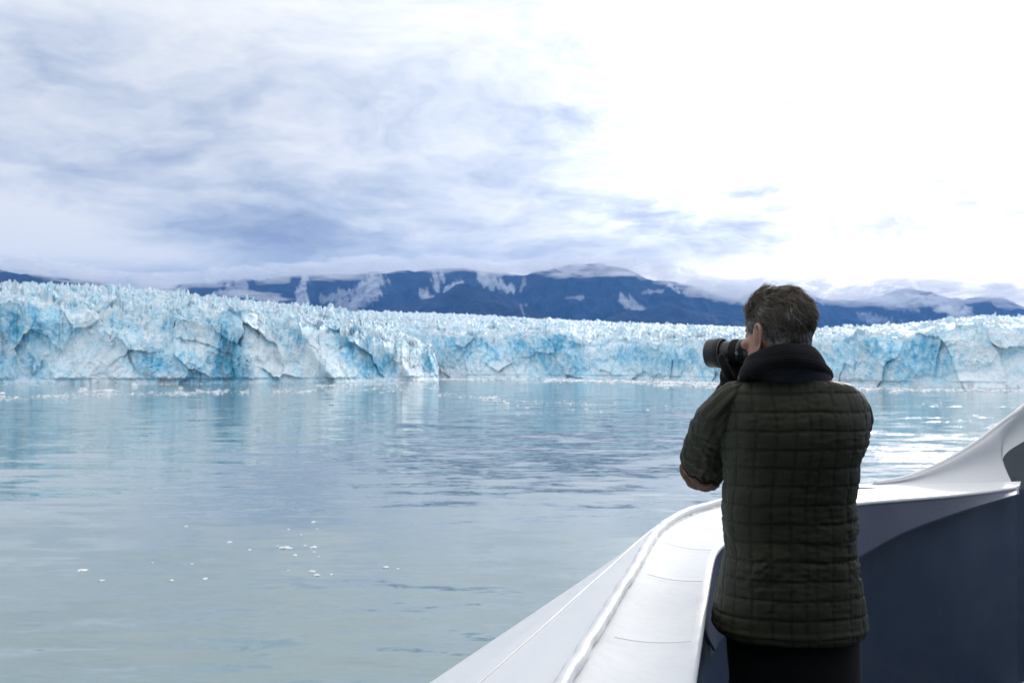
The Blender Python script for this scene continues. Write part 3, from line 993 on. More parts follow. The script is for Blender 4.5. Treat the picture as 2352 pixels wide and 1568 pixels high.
def build_ship():
    base = np.array([0.8, 2.6, DECK_Z])
    ship = empty('ship', base, 'white ship bow with a broad cap rail and shade-toned dark blue inner bulwark', 'ship')
    bvec = tuple(base)
    white, t, b = new_mat('white_ship_paint')
    co = t.node('ShaderNodeTexCoord').outputs['Object']
    streak = t.noise(t.mapping(co, (3.0, 1.2, 6.0)), 1.0, 6, 0.62, 0.6)
    blot = t.noise(co, 9.0, 5, 0.6)
    speck = t.noise(co, 70.0, 3, 0.7)
    col = t.mix(t.remap(streak, 0.45, 0.75, 0, 0.55), (0.77, 0.785, 0.80), (0.66, 0.69, 0.73))
    col = t.mix(t.remap(blot, 0.62, 0.78, 0, 0.35), col, (0.60, 0.61, 0.60))
    col = t.mix(t.remap(speck, 0.74, 0.82, 0, 0.5), col, (0.36, 0.34, 0.31))
    t.put(b.inputs['Base Color'], col)
    t.put(b.inputs['Roughness'], t.remap(blot, 0.3, 0.7, 0.38, 0.55))
    bp = t.node('ShaderNodeBump')
    bp.inputs['Distance'].default_value = 0.0025
    t.put(bp.inputs['Height'], t.math('ADD', t.noise(co, 26.0, 4, 0.6), t.math('MULTIPLY', t.noise(co, 1.6, 1), 2.0)))
    bp.inputs['Strength'].default_value = 0.5
    t.put(b.inputs['Normal'], bp.outputs[0])
    grime = paint('grimy_white_sealant', (0.62, 0.62, 0.60), 0.6, 0.3, 0.2, 0.006, 14, 40, ((0.22, 0.21, 0.19), 22.0, 0.52, 0.7))
    dark = paint('bulwark_painted_shade', (0.036, 0.056, 0.106), 0.45, 0.35, 0.06, 0.0008, 2.5, 55, ((0.055, 0.075, 0.12), 1.6, 0.52, 0.5))  # deep shade on white plating, put into the colour as dark blue
    dark2 = paint('flange_painted_shade', (0.048, 0.062, 0.108), 0.42, 0.35, 0.08, 0.0012, 3.0, 50)  # same coloured-in shade, lightened for the flange's tilt to the light
    greyp = paint('grey_bulwark', (0.16, 0.17, 0.185), 0.5, 0.3, 0.08, 0.001, 4, 40)  # even mid grey for the panel behind the opening
    deckp = paint('dark_green_deck_paint', (0.04, 0.07, 0.065), 0.75, 0.2, 0.15, 0.003, 5, 90)

    def rail(pts, dz=0.0):
        return [at_z(x, y, RAIL_Z + dz) for x, y in pts]
    lip_px = [(1245, 1660), (1300, 1568), (1360, 1470), (1420, 1370), (1460, 1308), (1487, 1257), (1510, 1226), (1543, 1200), (1583, 1179), (1622, 1167), (1662, 1157), (1740, 1143), (1850, 1128), (1968, 1117), (2090, 1112), (2200, 1109), (2345, 1105)]
    inn_px = [(1580, 1660), (1588, 1568), (1600, 1490), (1613, 1410), (1624, 1342), (1634, 1290), (1644, 1264), (1664, 1244), (1715, 1216), (1790, 1190), (1875, 1168), (1968, 1153), (2060, 1145), (2160, 1137), (2250, 1128), (2337, 1117)]
    N = 150
    lip = spline(rail(lip_px), N)
    inn = spline(rail(inn_px), N)
    # ---- cap rail plate: top and a rounded inner edge, seams are grooves
    rows = []
    for k, tt in enumerate(np.linspace(0, 1, 14)):
        p = lerp(lip, inn, tt)
        sag = -0.012 * math.sin(PI * tt)
        p = p + np.array([0, 0, sag])
        rows.append(p)
    seam_at = [18, 40, 57, 78, 96, 118, 137]
    out_dir = inn - lip
    out_dir /= np.linalg.norm(out_dir, axis=1)[:, None]
    for d, z in ((0.006, -0.003), (0.009, -0.009), (0.006, -0.016), (-0.02, -0.018)):
        rows.append(inn + out_dir * d + np.array([0, 0, z]))
    R = np.array(rows)
    for k, wz in enumerate(seam_at):
        for j in (-1, 0, 1):
            R[2:14, wz + j, 2] += (0.002 if j == 0 else 0.0)
    obj('cap_rail', build_mesh('cap_rail', [strip(R)]), white, ship, bvec)
    # ---- raised bead along the outer edge
    wob = np.stack([perlin(np.arange(N) / 3.0, 0.3), perlin(np.arange(N) / 3.0, 5.3), perlin(np.arange(N) / 4.0, 9.3)], 1)
    bead = lip + np.array([0, 0, 0.010]) + wob * 0.004
    rr = 0.016 + 0.004 * perlin(np.arange(N) / 2.0, 2.2)
    obj('rail_bead', build_mesh('rail_bead', [tube_mesh('b', bead[:104], rr[:104], 10)]), white, ship, bvec)
    sm_rows = [lerp(lip, inn, f) + np.array([0, 0, z]) + wob * 0.003 for f, z in ((0.0, 0.010), (0.035, 0.004), (0.06, 0.0015), (0.075, -0.006))]
    obj('sealant_strip', build_mesh('sealant_strip', [strip(np.array(sm_rows)[:, 44:100])]), grime, ship, bvec)
    for wz in seam_at:
        pl = np.array([lerp(lip[wz], inn[wz], tt) + np.array([0, 0, -0.012 * math.sin(PI * tt) + 0.001 - (0.012 if tt < 0.15 or tt > 0.97 else 0)]) for tt in np.linspace(0.12, 1.0, 14)])
        obj('plate_weld', build_mesh('plate_weld', [tube_mesh('pw', pl, 0.0020, 6)]), white, ship, bvec)
    # ---- outer shell that slopes away from the rail
    sil_px = [(880, 1640, .20), (985, 1568, .17), (1180, 1437, .13), (1330, 1336, .10), (1440, 1262, .06), (1500, 1222, .03), (1540, 1198, .015), (1583, 1176, .01), (1622, 1164, .01), (1662, 1155, .01)]
    sil = spline([at_z(x, y, RAIL_Z - dz) for x, y, dz in sil_px], 66)
    lp = spline(rail(lip_px[:11]), 66)
    rows = []
    for tt in np.linspace(0, 1, 13):
        p = lerp(lp, sil, tt)
        rows.append(p + np.array([0, 0, 0.02 * math.sin(PI * tt) + (0.004 if abs(tt - 0.5833) < 0.02 else 0)]))
    outd = sil - lp
    outd[:, 2] = 0
    outd /= np.linalg.norm(outd, axis=1)[:, None] + 1e-9
    for d, z in ((0.02, -0.03), (0.03, -0.10), (0.02, -0.5), (-0.3, -3.0), (-1.2, -9.0), (-2.2, -RAIL_Z - 0.5)):
        rows.append(sil + outd * d + np.array([0, 0, z]))
    obj('hull', build_mesh('hull', [strip(np.array(rows))]), white, ship, bvec)
    ridge = lerp(lp, sil, 0.50) + np.array([0, 0, 0.021])
    obj('weld_seam', build_mesh('weld_seam', [tube_mesh('w', ridge[0:56], 0.004, 6)]), white, ship, bvec)
    # right hand outer shell, under the fin
    ro = lip[100:]
    nrm = np.array([0.25, 0.97, 0])
    rows = [ro + nrm * d + np.array([0, 0, z]) for d, z in ((0.0, 0.0), (0.03, -0.05), (0.05, -0.6), (-0.3, -5.0), (-0.9, -RAIL_Z - .5))]
    obj('hull_side', build_mesh('hull_side', [strip(np.array(rows))]), white, ship, bvec)
    # ---- inner wall down to the deck
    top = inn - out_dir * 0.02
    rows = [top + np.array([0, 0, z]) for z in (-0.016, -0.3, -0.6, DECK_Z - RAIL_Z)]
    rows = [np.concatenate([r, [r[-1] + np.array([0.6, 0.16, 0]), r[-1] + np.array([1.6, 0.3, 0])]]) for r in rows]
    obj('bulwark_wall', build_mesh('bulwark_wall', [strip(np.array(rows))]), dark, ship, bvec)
    # ---- flange: the plate that hangs below the inner edge, deep amidships and running out at both ends
    knu_px = [(1590, 1640, 1.9), (1594, 1545, 2.13), (1632, 1500, 2.75), (1668, 1452, 3.42), (1735, 1400, 3.75), (1850, 1335, 4.05), (1968, 1279, 4.40), (2080, 1219, 4.58), (2200, 1175, 4.76), (2337, 1134, 4.96)]
    knu = spline([at_y(x, y, yy) for x, y, yy in knu_px], N)
    edge_top = inn + out_dir * 0.001 + np.array([0, 0, -0.012])
    rows = [lerp(edge_top, knu, tt) for tt in np.linspace(0, 1, 8)]
    back = knu - out_dir * 0.035
    rows.append(knu + np.array([0, 0, -0.008]))
    rows.append(back + np.array([0, 0, -0.004]))
    obj('flange', build_mesh('flange', [strip(np.array(rows))], smooth=False), dark2, ship, bvec)
    # weld line across the flange at the left
    wl = spline([at_y(1612, 1432, 2.45), at_y(1622, 1460, 2.6), at_y(1640, 1490, 2.78)], 12)
    obj('weld_bead', build_mesh('weld_bead', [tube_mesh('w', wl, 0.005, 6)]), dark2, ship, bvec)
    # end plate of the flange on the right
    e0, e1 = at_y(2337, 1116, 4.97), at_y(2339, 1136, 4.97)
    ep = np.array([e0, e0 + [0.03, 0.05, 0], e1 + [0.03, 0.05, 0], e1])
    ep = np.concatenate([ep, ep + np.array([0.0, 0.012, 0])])
    obj('end_plate', build_mesh('end_plate', [(ep, [(0, 1, 2, 3), (7, 6, 5, 4), (0, 4, 5, 1), (1, 5, 6, 2), (2, 6, 7, 3), (3, 7, 4, 0)], None)], False), white, ship, bvec)
    # ---- fin: plate that sweeps up from the rail round an opening
    T = [(1960, 1117), (2030, 1108), (2090, 1095), (2150, 1071), (2200, 1045), (2250, 1013), (2280, 990), (2305, 971), (2325, 956), (2340, 945), (2356, 932), (2420, 885), (2520, 826), (2700, 760)]
    L = [(1960, 1119), (2030, 1118), (2090, 1117), (2150, 1115), (2210, 1113), (2275, 1111), (2322, 1109), (2309, 1085), (2302, 1062), (2309, 1043), (2335, 1023), (2405, 985), (2500, 935), (2690, 870)]
    yl = [5.03, 5.1, 5.16, 5.22, 5.27, 5.31, 5.34, 5.36, 5.37, 5.39, 5.42, 5.5, 5.6, 5.8]
    n2 = 110
    tp = spline([at_y(x, y, yy + 0.10) for (x, y), yy in zip(T, yl)], n2)
    lo = []
    for (x, y), yy, i in zip(L, yl, range(20)):
        lo.append(at_y(x, y, yy + (0.05 if i > 6 else 0.0)))
    # matching stations for both edges
    def stations(pts, n):
        P = np.asarray(pts, float)
        u = np.linspace(0, len(P) - 1, n)
        return np.stack([table(list(zip(range(len(P)), P[:, k])))(u) for k in range(3)], 1)
    tp = stations([at_y(x, y, yy + 0.10) for (x, y), yy in zip(T, yl)], n2)
    lo = stations(lo, n2)
    front = []
    for tt in np.linspace(0, 1, 10):
        p = lerp(lo, tp, tt)
        bulge = 0.06 * (math.sin(PI * min(tt * 1.2, 1)) ** 1.0) * np.linspace(1, 0.2, n2)
        p = p + np.array([0, 1.0, 0]) * bulge[:, None]
        front.append(p)
    rows = front + [tp + np.array([0.0, 0.028, -0.004])] + [p + np.array([0, 0.028, 0]) for p in front[::-1]]
    rows.append(front[0])
    obj('fin', build_mesh('fin', [strip(np.array(rows))]), white, ship, bvec)
    obj('fin_bead', build_mesh('fin_bead', [tube_mesh('fb', tp[6:] + np.array([0, 0.012, 0.0]), 0.013, 10)]), white, ship, bvec)
    obj('fin_weld', build_mesh('fin_weld', [tube_mesh('fw', front[9][10:] * 0 + lerp(lo, tp, 0.90)[10:] + np.array([0, 0.012, 0]), 0.006, 8)]), white, ship, bvec)
    # grey panel of the bulwark seen through the opening
    g = [at_y(2288, 1020, 5.75), at_y(2900, 780, 6.6), at_y(2900, 1200, 6.6), at_y(2288, 1120, 5.75)]
    ga = np.array(g)
    ga = np.concatenate([ga, ga + np.array([0, 0.03, 0])])
    obj('bulwark_panel', build_mesh('bulwark_panel', [(ga, [(0, 1, 2, 3), (7, 6, 5, 4), (0, 4, 5, 1), (1, 5, 6, 2), (2, 6, 7, 3), (3, 7, 4, 0)], None)], False), greyp, ship, bvec)
    # ---- deck
    left = (inn - out_dir * 0.02)
    pts = [(p[0], p[1], DECK_Z) for p in left[::6]]
    pts = [(-1.2, -3.0, DECK_Z), (-0.2, 0.2, DECK_Z)] + pts + [(4.6, 5.4, DECK_Z), (5.5, -3.0, DECK_Z)]
    bm = bmesh.new()
    f = bm.faces.new([bm.verts.new(p) for p in pts])
    r = bmesh.ops.extrude_face_region(bm, geom=[f])
    for v in [v for v in r['geom'] if isinstance(v, bmesh.types.BMVert)]:
        v.co.z -= 0.03
    bmesh.ops.triangulate(bm, faces=bm.faces[:])
    bmesh.ops.recalc_face_normals(bm, faces=bm.faces[:])
    me = bpy.data.meshes.new('deck')
    bm.to_mesh(me)
    bm.free()
    obj('deck', me, deckp, ship, bvec)
    # ---- unseen wall and roof behind the camera, added to shade the man's back
    bm = bmesh.new()

    def bx(x0, x1, y0, y1, z0, z1):
        r = bmesh.ops.create_cube(bm, size=1.0)
        for v in r['verts']:
            v.co = Vector((lerp(x0, x1, v.co.x + .5), lerp(y0, y1, v.co.y + .5), lerp(z0, z1, v.co.z + .5)))
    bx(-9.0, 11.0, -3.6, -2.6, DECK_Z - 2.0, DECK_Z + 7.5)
    me = bpy.data.meshes.new('shade_wall')
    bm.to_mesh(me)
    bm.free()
    obj('shade_wall', me, dark, ship, bvec)
    bm = bmesh.new()
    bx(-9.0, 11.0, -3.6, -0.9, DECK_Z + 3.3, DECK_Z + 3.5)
    me = bpy.data.meshes.new('shade_roof')
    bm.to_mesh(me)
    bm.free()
    obj('shade_roof', me, dark, ship, bvec)
    return ship


build_ship()
# ================================================================ the photographer
YM = 2.6
PB = np.array([at_y(1812, 900, YM)[0], YM, DECK_Z])


def L(px, py, dy=0.0):
    """point at the man's distance (plus dy), relative to the man's standing point"""
    return at_y(px, py, YM + dy) - PB


def jx(px, py):
    return L(px, py)[0]


def jz(py):
    return L(1812, py)[2]


def remesh_obj(name, parts, voxel, mat, parent, smooth_it=4, fac=0.5):
    """fuse overlapping closed pieces into one continuous surface"""
    me = build_mesh(name, parts)
    o = bpy.data.objects.new(name, me)
    C.objects.link(o)
    rm = o.modifiers.new('fuse', 'REMESH')
    rm.mode = 'VOXEL'
    rm.voxel_size = voxel
    rm.use_smooth_shade = True
    if smooth_it:
        sm = o.modifiers.new('soften', 'SMOOTH')
        sm.factor = fac
        sm.iterations = smooth_it
    dg = bpy.context.evaluated_depsgraph_get()
    ev = o.evaluated_get(dg)
    m2 = bpy.data.meshes.new_from_object(ev)
    m2.name = name
    o.modifiers.clear()
    o.data = m2
    bpy.data.meshes.remove(me)
    m2.polygons.foreach_set('use_smooth', np.ones(len(m2.polygons), dtype=bool))
    m2.materials.clear()
    m2.materials.append(mat)
    o.parent = parent
    return o


def ellipsoid(c, r, rot=None, nu=20, nv=28):
    th = np.linspace(0, PI, nu)[1:-1]
    ph = np.linspace(0, 2 * PI, nv, endpoint=False)
    g = np.stack([np.sin(th)[:, None] * np.cos(ph)[None], np.sin(th)[:, None] * np.sin(ph)[None], np.broadcast_to(np.cos(th)[:, None], (nu - 2, nv))], -1).reshape(-1, 3)
    g = np.concatenate([g, [[0, 0, 1], [0, 0, -1]]]) * np.array(r)
    if rot is not None:
        g = g @ np.asarray(rot).T
    g = g + np.array(c)
    q = grid_faces(nu - 2, nv, True)
    n = (nu - 2) * nv
    k = np.arange(nv)
    k2 = (k + 1) % nv
    t = np.concatenate([np.stack([k, k2, np.full(nv, n)], 1)[:, ::-1], np.stack([(nu - 3) * nv + k, (nu - 3) * nv + k2, np.full(nv, n + 1)], 1)])
    return g, q, t


def rings(R):
    """closed loft through rings of shape (rows, n, 3)"""
    nr, n = R.shape[:2]
    co = R.reshape(-1, 3)
    q = grid_faces(nr, n, True)
    m = len(co)
    co = np.concatenate([co, R[0].mean(0)[None], R[-1].mean(0)[None]])
    k = np.arange(n)
    k2 = (k + 1) % n
    t = np.concatenate([np.stack([k2, k, np.full(n, m)], 1), np.stack([(nr - 1) * n + k, (nr - 1) * n + k2, np.full(n, m + 1)], 1)])
    return co, q, t


HEAD_YAW = math.radians(31)         # turned to the left of the view
HC = L(1788, 775, 0.02)             # centre line of the head at ear height
HZ0 = jz(652) - 0.017 - 0.235 * .925
HS = 0.925       # height of the chin
_c, _s = math.cos(HEAD_YAW), math.sin(HEAD_YAW)


def head_to_body(p):
    """head frame (x right ear, y face, z above chin) to the man's frame"""
    p = np.asarray(p, float)
    out = np.empty_like(p)
    out[..., 0] = HC[0] + HS * (p[..., 0] * _c - p[..., 1] * _s)
    out[..., 1] = HC[1] + HS * (p[..., 0] * _s + p[..., 1] * _c)
    out[..., 2] = HZ0 + HS * p[..., 2]
    return out


HEAD_T = [  # z above chin, half width, front reach, back reach
    (-0.09, .060, .040, .070), (-0.05, .059, .042, .069), (-0.02, .059, .050, .070), (-0.004, .058, .074, .074), (0.008, .062, .086, .078), (0.03, .070, .091, .083), (0.055, .0745, .092, .089),
    (0.08, .075, .089, .093), (0.105, .076, .090, .096), (0.13, .0765, .092, .096), (0.155, .077, .091, .096), (0.18, .0755, .085, .091), (0.20, .068, .073, .080),
    (0.217, .052, .054, .064), (0.229, .032, .033, .040), (0.2345, .003, .003, .004)]
hw = table([(a[0], a[1]) for a in HEAD_T])
hf = table([(a[0], a[2]) for a in HEAD_T])
hb = table([(a[0], a[3]) for a in HEAD_T])


def skull(z, th, grow=0.0):
    """surface of the head: th = 0 at the face, +90 deg at the right ear; grow pushes outward"""
    c, s = np.cos(th), np.sin(th)
    w, f, b = hw(z), hf(z), hb(z)
    e = 2.08
    k = (np.abs(s) ** e + np.abs(c) ** e) ** (-1 / e)
    x = (w + grow) * s * k
    y = np.where(c > 0, f + grow, b + grow) * c * k
    return np.stack(np.broadcast_arrays(x, y, z), -1)


def skull_n(z, th):
    d = 1e-3
    z0, z1 = np.clip(z - d, -.09, .2344), np.clip(z + d, -.09, .2344)
    n = np.cross(skull(z1, th) - skull(z0, th), skull(z, th + d) - skull(z, th - d))
    n = n / (np.linalg.norm(n, axis=-1)[..., None] + 1e-12)
    up = sstep(.226, .2344, z)[..., None]
    n = n * (1 - up) + np.array([0, 0, 1.0]) * up
    sgn = np.sign((n * skull(z, th)[..., :] * np.array([1, 1, 0])).sum(-1) + n[..., 2] * (z > .2) * .01)
    return n * np.where(sgn == 0, 1, sgn)[..., None]


def head_parts():
    zs = np.concatenate([np.linspace(-0.09, 0.2, 60), 0.2 + 0.0345 * (1 - (1 - np.linspace(0.08, 1, 20)) ** 2)])
    th = np.linspace(0, 2 * PI, 72, endpoint=False)
    R = head_to_body(skull(zs[:, None], th[None, :]))
    parts = [rings(R)]

    def ell(c, r, yaw=0.0, pitch=0.0):
        rot = np.array(Matrix.Rotation(HEAD_YAW + yaw, 3, 'Z') @ Matrix.Rotation(pitch, 3, 'X'))
        return ellipsoid(head_to_body(np.array(c)), r, rot)
    parts.append(ell((0, .083, .090), (.013, .016, .026), 0, -0.3))      # nose
    parts.append(ell((0, .090, .076), (.016, .012, .011)))
    parts.append(ell((0, .088, .052), (.024, .010, .005)))               # lips
    parts.append(ell((0, .087, .044), (.021, .010, .006)))
    parts.append(ell((0, .084, .014), (.022, .014, .014)))               # chin
    for sx in (-1, 1):
        parts.append(ell((sx * .030, .075, .124), (.022, .012, .007)))   # brow
        parts.append(ell((sx * .032, .080, .108), (.013, .012, .011)))   # eyeball under lids
        parts.append(ell((sx * .044, .072, .084), (.024, .020, .016)))   # cheek bone
        # ear: rim, bowl and lobe
        rim = spline([(sx * .074, .012, .098), (sx * .081, .010, .124), (sx * .090, -.008, .138), (sx * .098, -.026, .130), (sx * .097, -.030, .106), (sx * .088, -.020, .082), (sx * .080, -.006, .068), (sx * .074, .004, .072)], 40)
        parts.append(tube_mesh('e', head_to_body(rim), 0.0052, 8, up=(0.3, 0.2, 1)))
        parts.append(ell((sx * .077, -.008, .104), (.006, .022, .032), sx * -0.5))
        parts.append(ell((sx * .076, -.002, .073), (.005, .009, .010), sx * -0.3))
        parts.append(ell((sx * .077, .010, .096), (.006, .005, .008)))
    return parts


def hand_parts(wrist, palm_c, palm_n, fingers_dir, r=1.0, side=1, curls=None, thumb=None):
    """hand as palm plus five bent fingers. palm_n points out of the palm; fingers_dir along the hand"""
    f = np.array(fingers_dir, float)
    f /= np.linalg.norm(f)
    n = np.array(palm_n, float)
    n -= f * (n @ f)
    n /= np.linalg.norm(n)
    w = np.cross(f, n) * side                 # towards the thumb
    parts = []
    Rm = np.stack([w, n, f], 1)
    parts.append(ellipsoid(palm_c, (.044 * r, .019 * r, .052 * r), Rm))
    parts.append(tube_mesh('wr', spline([wrist, lerp(np.array(wrist), np.array(palm_c), .5), palm_c], 8), np.linspace(.031, .033, 8) * r, 14, up=w, ry=np.linspace(.025, .020, 8) * r))
    lens = [.070, .079, .074, .060]
    for k in range(4):
        root = np.array(palm_c) + f * .040 + w * (.031 - .0205 * k)
        ang = 0.0
        pts = [root - f * .02, root]
        p = root.copy()
        for j, frac in enumerate((.45, .31, .26)):
            ang += curls[k][j]
            d = f * math.cos(ang) + n * math.sin(ang)
            p = p + d * lens[k] * frac
            pts.append(p.copy())
        pp = spline(pts, 18)
        rr = np.linspace(.0105, .0082, 18) * r
        rr[-1] *= 0.5
        rr[-2] *= 0.85
        parts.append(tube_mesh('f', pp, rr, 10, up=w))
    tp = spline(thumb, 16)
    rt = np.linspace(.0145, .0105, 16) * r
    rt[-1] *= 0.5
    rt[-2] *= 0.85
    parts.append(tube_mesh('t', tp, rt, 10, up=(0.2, 1, 0.1)))
    return parts


# lens axis of the photographer's camera, in the man's frame
LENS_A = math.radians(50)
LENS_D = np.array([-math.sin(LENS_A), math.cos(LENS_A), 0.0])
_h = L(1631, 811, 0.27)
LENS_0 = _h                                     # centre of the hood's front third
def lens_at(s):
    """s metres back from the front of the hood along the axis"""
    return LENS_0 - LENS_D * s


# joints
SH_L, EL_L, WR_L = L(1672, 925, 0.0), L(1622, 1070, 0.20), L(1676, 893, 0.20)
SH_R, EL_R, WR_R = L(1935, 930, 0.02), L(1930, 1035, 0.22), L(1790, 850, 0.30)


def body_mat():
    m, t, b = new_mat('skin')
    co = t.node('ShaderNodeTexCoord').outputs['Object']
    n = t.noise(co, 22.0, 4, 0.6)
    n2 = t.noise(co, 160.0, 3, 0.6)
    col = t.mix(t.remap(n, 0.4, 0.65), (0.47, 0.27, 0.19), (0.46, 0.20, 0.14))
    col = t.mix(t.remap(n2, 0.55, 0.75, 0, 0.35), col, (0.33, 0.15, 0.11))
    t.put(b.inputs['Base Color'], col)
    b.inputs['Roughness'].default_value = 0.5
    b.inputs['Subsurface Weight'].default_value = 0.12
    b.inputs['Subsurface Radius'].default_value = (0.010, 0.004, 0.002)
    return m


def fabric(name, rgb, rough=0.8, sheen=0.0, weave=900.0, var=0.12, bump=0.0006):
    m, t, b = new_mat(name)
    co = t.node('ShaderNodeTexCoord').outputs['Object']
    k = t.remap(t.noise(co, 18.0, 5, 0.6), 0.3, 0.7, 1 - var, 1 + var, False)
    t.put(b.inputs['Base Color'], t.vmath('SCALE', tuple(rgb), scale=k))
    b.inputs['Roughness'].default_value = rough
    b.inputs['Specular IOR Level'].default_value = 0.35
    b.inputs['Sheen Weight'].default_value = sheen
    b.inputs['Sheen Roughness'].default_value = 0.4
    bp = t.node('ShaderNodeBump')
    bp.inputs['Distance'].default_value = bump
    t.put(bp.inputs['Height'], t.noise(co, weave, 2, 0.5))
    t.put(b.inputs['Normal'], bp.outputs[0])
    return m


def build_person():
    man = empty('person', PB, 'person in an olive quilted jacket and black scarf photographing the glacier', 'person')
    skin = body_mat()
    # ------------------------------------------------ body, one continuous surface under the clothes
    parts = head_parts()
    nk = spline([head_to_body(np.array([0, -.012, -.04])), head_to_body(np.array([0, -.02, -.10])), L(1810, 930, 0.0)], 10)
    parts.append(tube_mesh('n', nk, np.linspace(.056, .075, 10), 20))
    tz = [(jz(1480), .13, .085), (jz(1380), .14, .09), (jz(1250), .13, .085), (jz(1130), .140, .090), (jz(1000), .158, .095), (jz(940), .155, .08), (jz(905), .10, .06)]
    th = np.linspace(0, 2 * PI, 40, endpoint=False)
    R = np.array([[(.0 + w * math.cos(a), .0 + d * math.sin(a), z) for a in th] for z, w, d in tz])
    parts.append(rings(R))
    for sh, el, wr in ((SH_L, EL_L, WR_L), (SH_R, EL_R, WR_R)):
        parts.append(tube_mesh('a', spline([sh + (0, 0, -.01), lerp(sh, el, .5), el], 14), np.linspace(.042, .036, 14), 16, up=(0, 1, 0)))
        parts.append(tube_mesh('a', spline([el, lerp(el, wr, .4), wr], 14), np.array(table([(0, .040), (.35, .040), (1, .026)])(np.linspace(0, 1, 14))), 16, up=(0, 1, 0)))
        parts.append(ellipsoid(el, (.041, .041, .041)))
    hip = jz(1470)
    for sx, kx in ((-1, -.095), (1, .10)):
        parts.append(tube_mesh('l', spline([(sx * .065, 0, hip + .06), (kx * .9, .01, hip - .14), (kx * 1.05, .015, .50), (kx * 1.1, -.01, .30), (kx * 1.12, -.02, .09)], 24), table([(0, .065), (.25, .070), (.5, .056), (.68, .056), (1, .037)])(np.linspace(0, 1, 24)), 18, up=(0, 1, 0)))
        parts.append(ellipsoid((kx * 1.15, .05, .055), (.040, .115, .035)))
    # the hands: the left one cups the lens from below, thumb on the near side
    lc = lens_at(0.082)
    side = np.array([-math.cos(LENS_A), -math.sin(LENS_A), 0.0])     # from the lens towards the viewer
    palm_l = lc + np.array([0, 0, -0.058]) + side * 0.010
    left = dict(wrist=WR_L, palm_c=palm_l + np.array([0.004, 0.0, -.010]), palm_n=LENS_D * 0.25 + np.array([0, 0, 0.55]) - side * 0.75, fingers_dir=np.array([0, 0, 0.80]) - side * 0.6, side=1,
                curls=[(.15, .5, .5)] * 4, thumb=[palm_l + side * .020 + np.array([0, 0, -.02]), palm_l + side * .038 + LENS_D * 0.006 + np.array([0, 0, .012]), palm_l + side * .041 + LENS_D * 0.018 + np.array([0, 0, .038]), palm_l + side * .038 + LENS_D * 0.020 + np.array([0, 0, .056])])
    grip = lens_at(0.195) - side * 0.075 + np.array([0, 0, -0.01])
    right = dict(wrist=WR_R, palm_c=grip + np.array([0.012, -0.01, -0.02]), palm_n=LENS_D * 0.3 + side, fingers_dir=LENS_D * 0.8 + np.array([0, 0, 0.5]), side=-1,
                 curls=[(.5, .8, .5), (.6, .8, .5), (.65, .8, .5), (.7, .8, .5)], thumb=[grip + np.array([0, 0, -.01]), grip - LENS_D * .03 + side * .02 + np.array([0, 0, .01]), grip - LENS_D * .035 + side * .035 + np.array([0, 0, .02])])
    parts += hand_parts(r=0.80, **left)
    parts += hand_parts(r=0.80, **right)
    remesh_obj('body', parts, 0.0032, skin, man, 3)

    # ------------------------------------------------ gloves
    knit = fabric('black_knit', (0.010, 0.010, 0.012), 0.95, 0.25, 500.0, 0.2, 0.0012)
    for hd, el in ((left, EL_L), (right, EL_R)):
        cuff = spline([hd['wrist'] + (el - hd['wrist']) * .30, hd['wrist']], 8)
        remesh_obj('glove', hand_parts(r=1.06, **hd) + [tube_mesh('c', cuff, np.linspace(.042, .036, 8), 18, up=(1, 0, 0))], 0.003, knit, man, 3)

    # ------------------------------------------------ trousers and shoes
    black = fabric('black_trouser_cloth', (0.0035, 0.0035, 0.0045), 0.9, 0.05, 700)
    tp = []
    th = np.linspace(0, 2 * PI, 48, endpoint=False)
    R = np.array([[(c0 + w * math.cos(a), .0 + d * math.sin(a), z) for a in th] for z, c0, w, d in
                  ((hip + .12, .0, .155, .115), (hip, .006, .172, .125), (jz(1568) + .02, .010, .169, .12), (jz(1640), .010, .165, .115))])
    tp.append(rings(R))
    for sx, kx in ((-1, -.085), (1, .092)):
        tp.append(tube_mesh('l', spline([(kx * .85, 0, hip - .02), (kx * 1.02, .01, hip - .18), (kx * 1.06, .01, .48), (kx * 1.1, -.01, .28), (kx * 1.14, -.01, .05)], 26), table([(0, .066), (.25, .085), (.5, .075), (.75, .072), (1, .078)])(np.linspace(0, 1, 26)), 20, up=(0, 1, 0)))
    remesh_obj('trousers', tp, 0.008, black, man, 4)
    leather = paint('black_shoe_leather', (0.012, 0.011, 0.010), 0.4, 0.5, 0.2)
    for kx in (-.105, .115):
        remesh_obj('shoe', [ellipsoid((kx, .045, .045), (.048, .135, .045)), ellipsoid((kx, -.03, .075), (.045, .055, .055)),
                            rings(np.array([[(kx + .050 * math.cos(a) * (1 if math.sin(a) > 0 else .85), .04 + .145 * math.sin(a), z) for a in th] for z in (0.0, .025)]))], 0.006, leather, man, 3)

    # ------------------------------------------------ jacket: quilted body and sleeves
    jm, t, b = new_mat('olive_quilted_nylon')
    co = t.node('ShaderNodeTexCoord').outputs['Object']
    k = t.remap(t.noise(co, 12.0, 5, 0.6), 0.3, 0.7, 0.86, 1.14, False)
    sq = t.node('ShaderNodeAttribute', attribute_name='stitch').outputs['Fac']
    base = t.mix(sq, (0.035, 0.037, 0.0225), (0.017, 0.018, 0.0125))
    t.put(b.inputs['Base Color'], t.vmath('SCALE', base, scale=k))
    b.inputs['Roughness'].default_value = 0.55
    b.inputs['Specular IOR Level'].default_value = 0.18
    b.inputs['Sheen Weight'].default_value = 0.03
    b.inputs['Sheen Roughness'].default_value = 0.35
    b.inputs['Sheen Tint'].default_value = (0.55, 0.62, 0.40, 1)
    bp = t.node('ShaderNodeBump')
    bp.inputs['Distance'].default_value = 0.0010
    bp.inputs['Strength'].default_value = 0.5
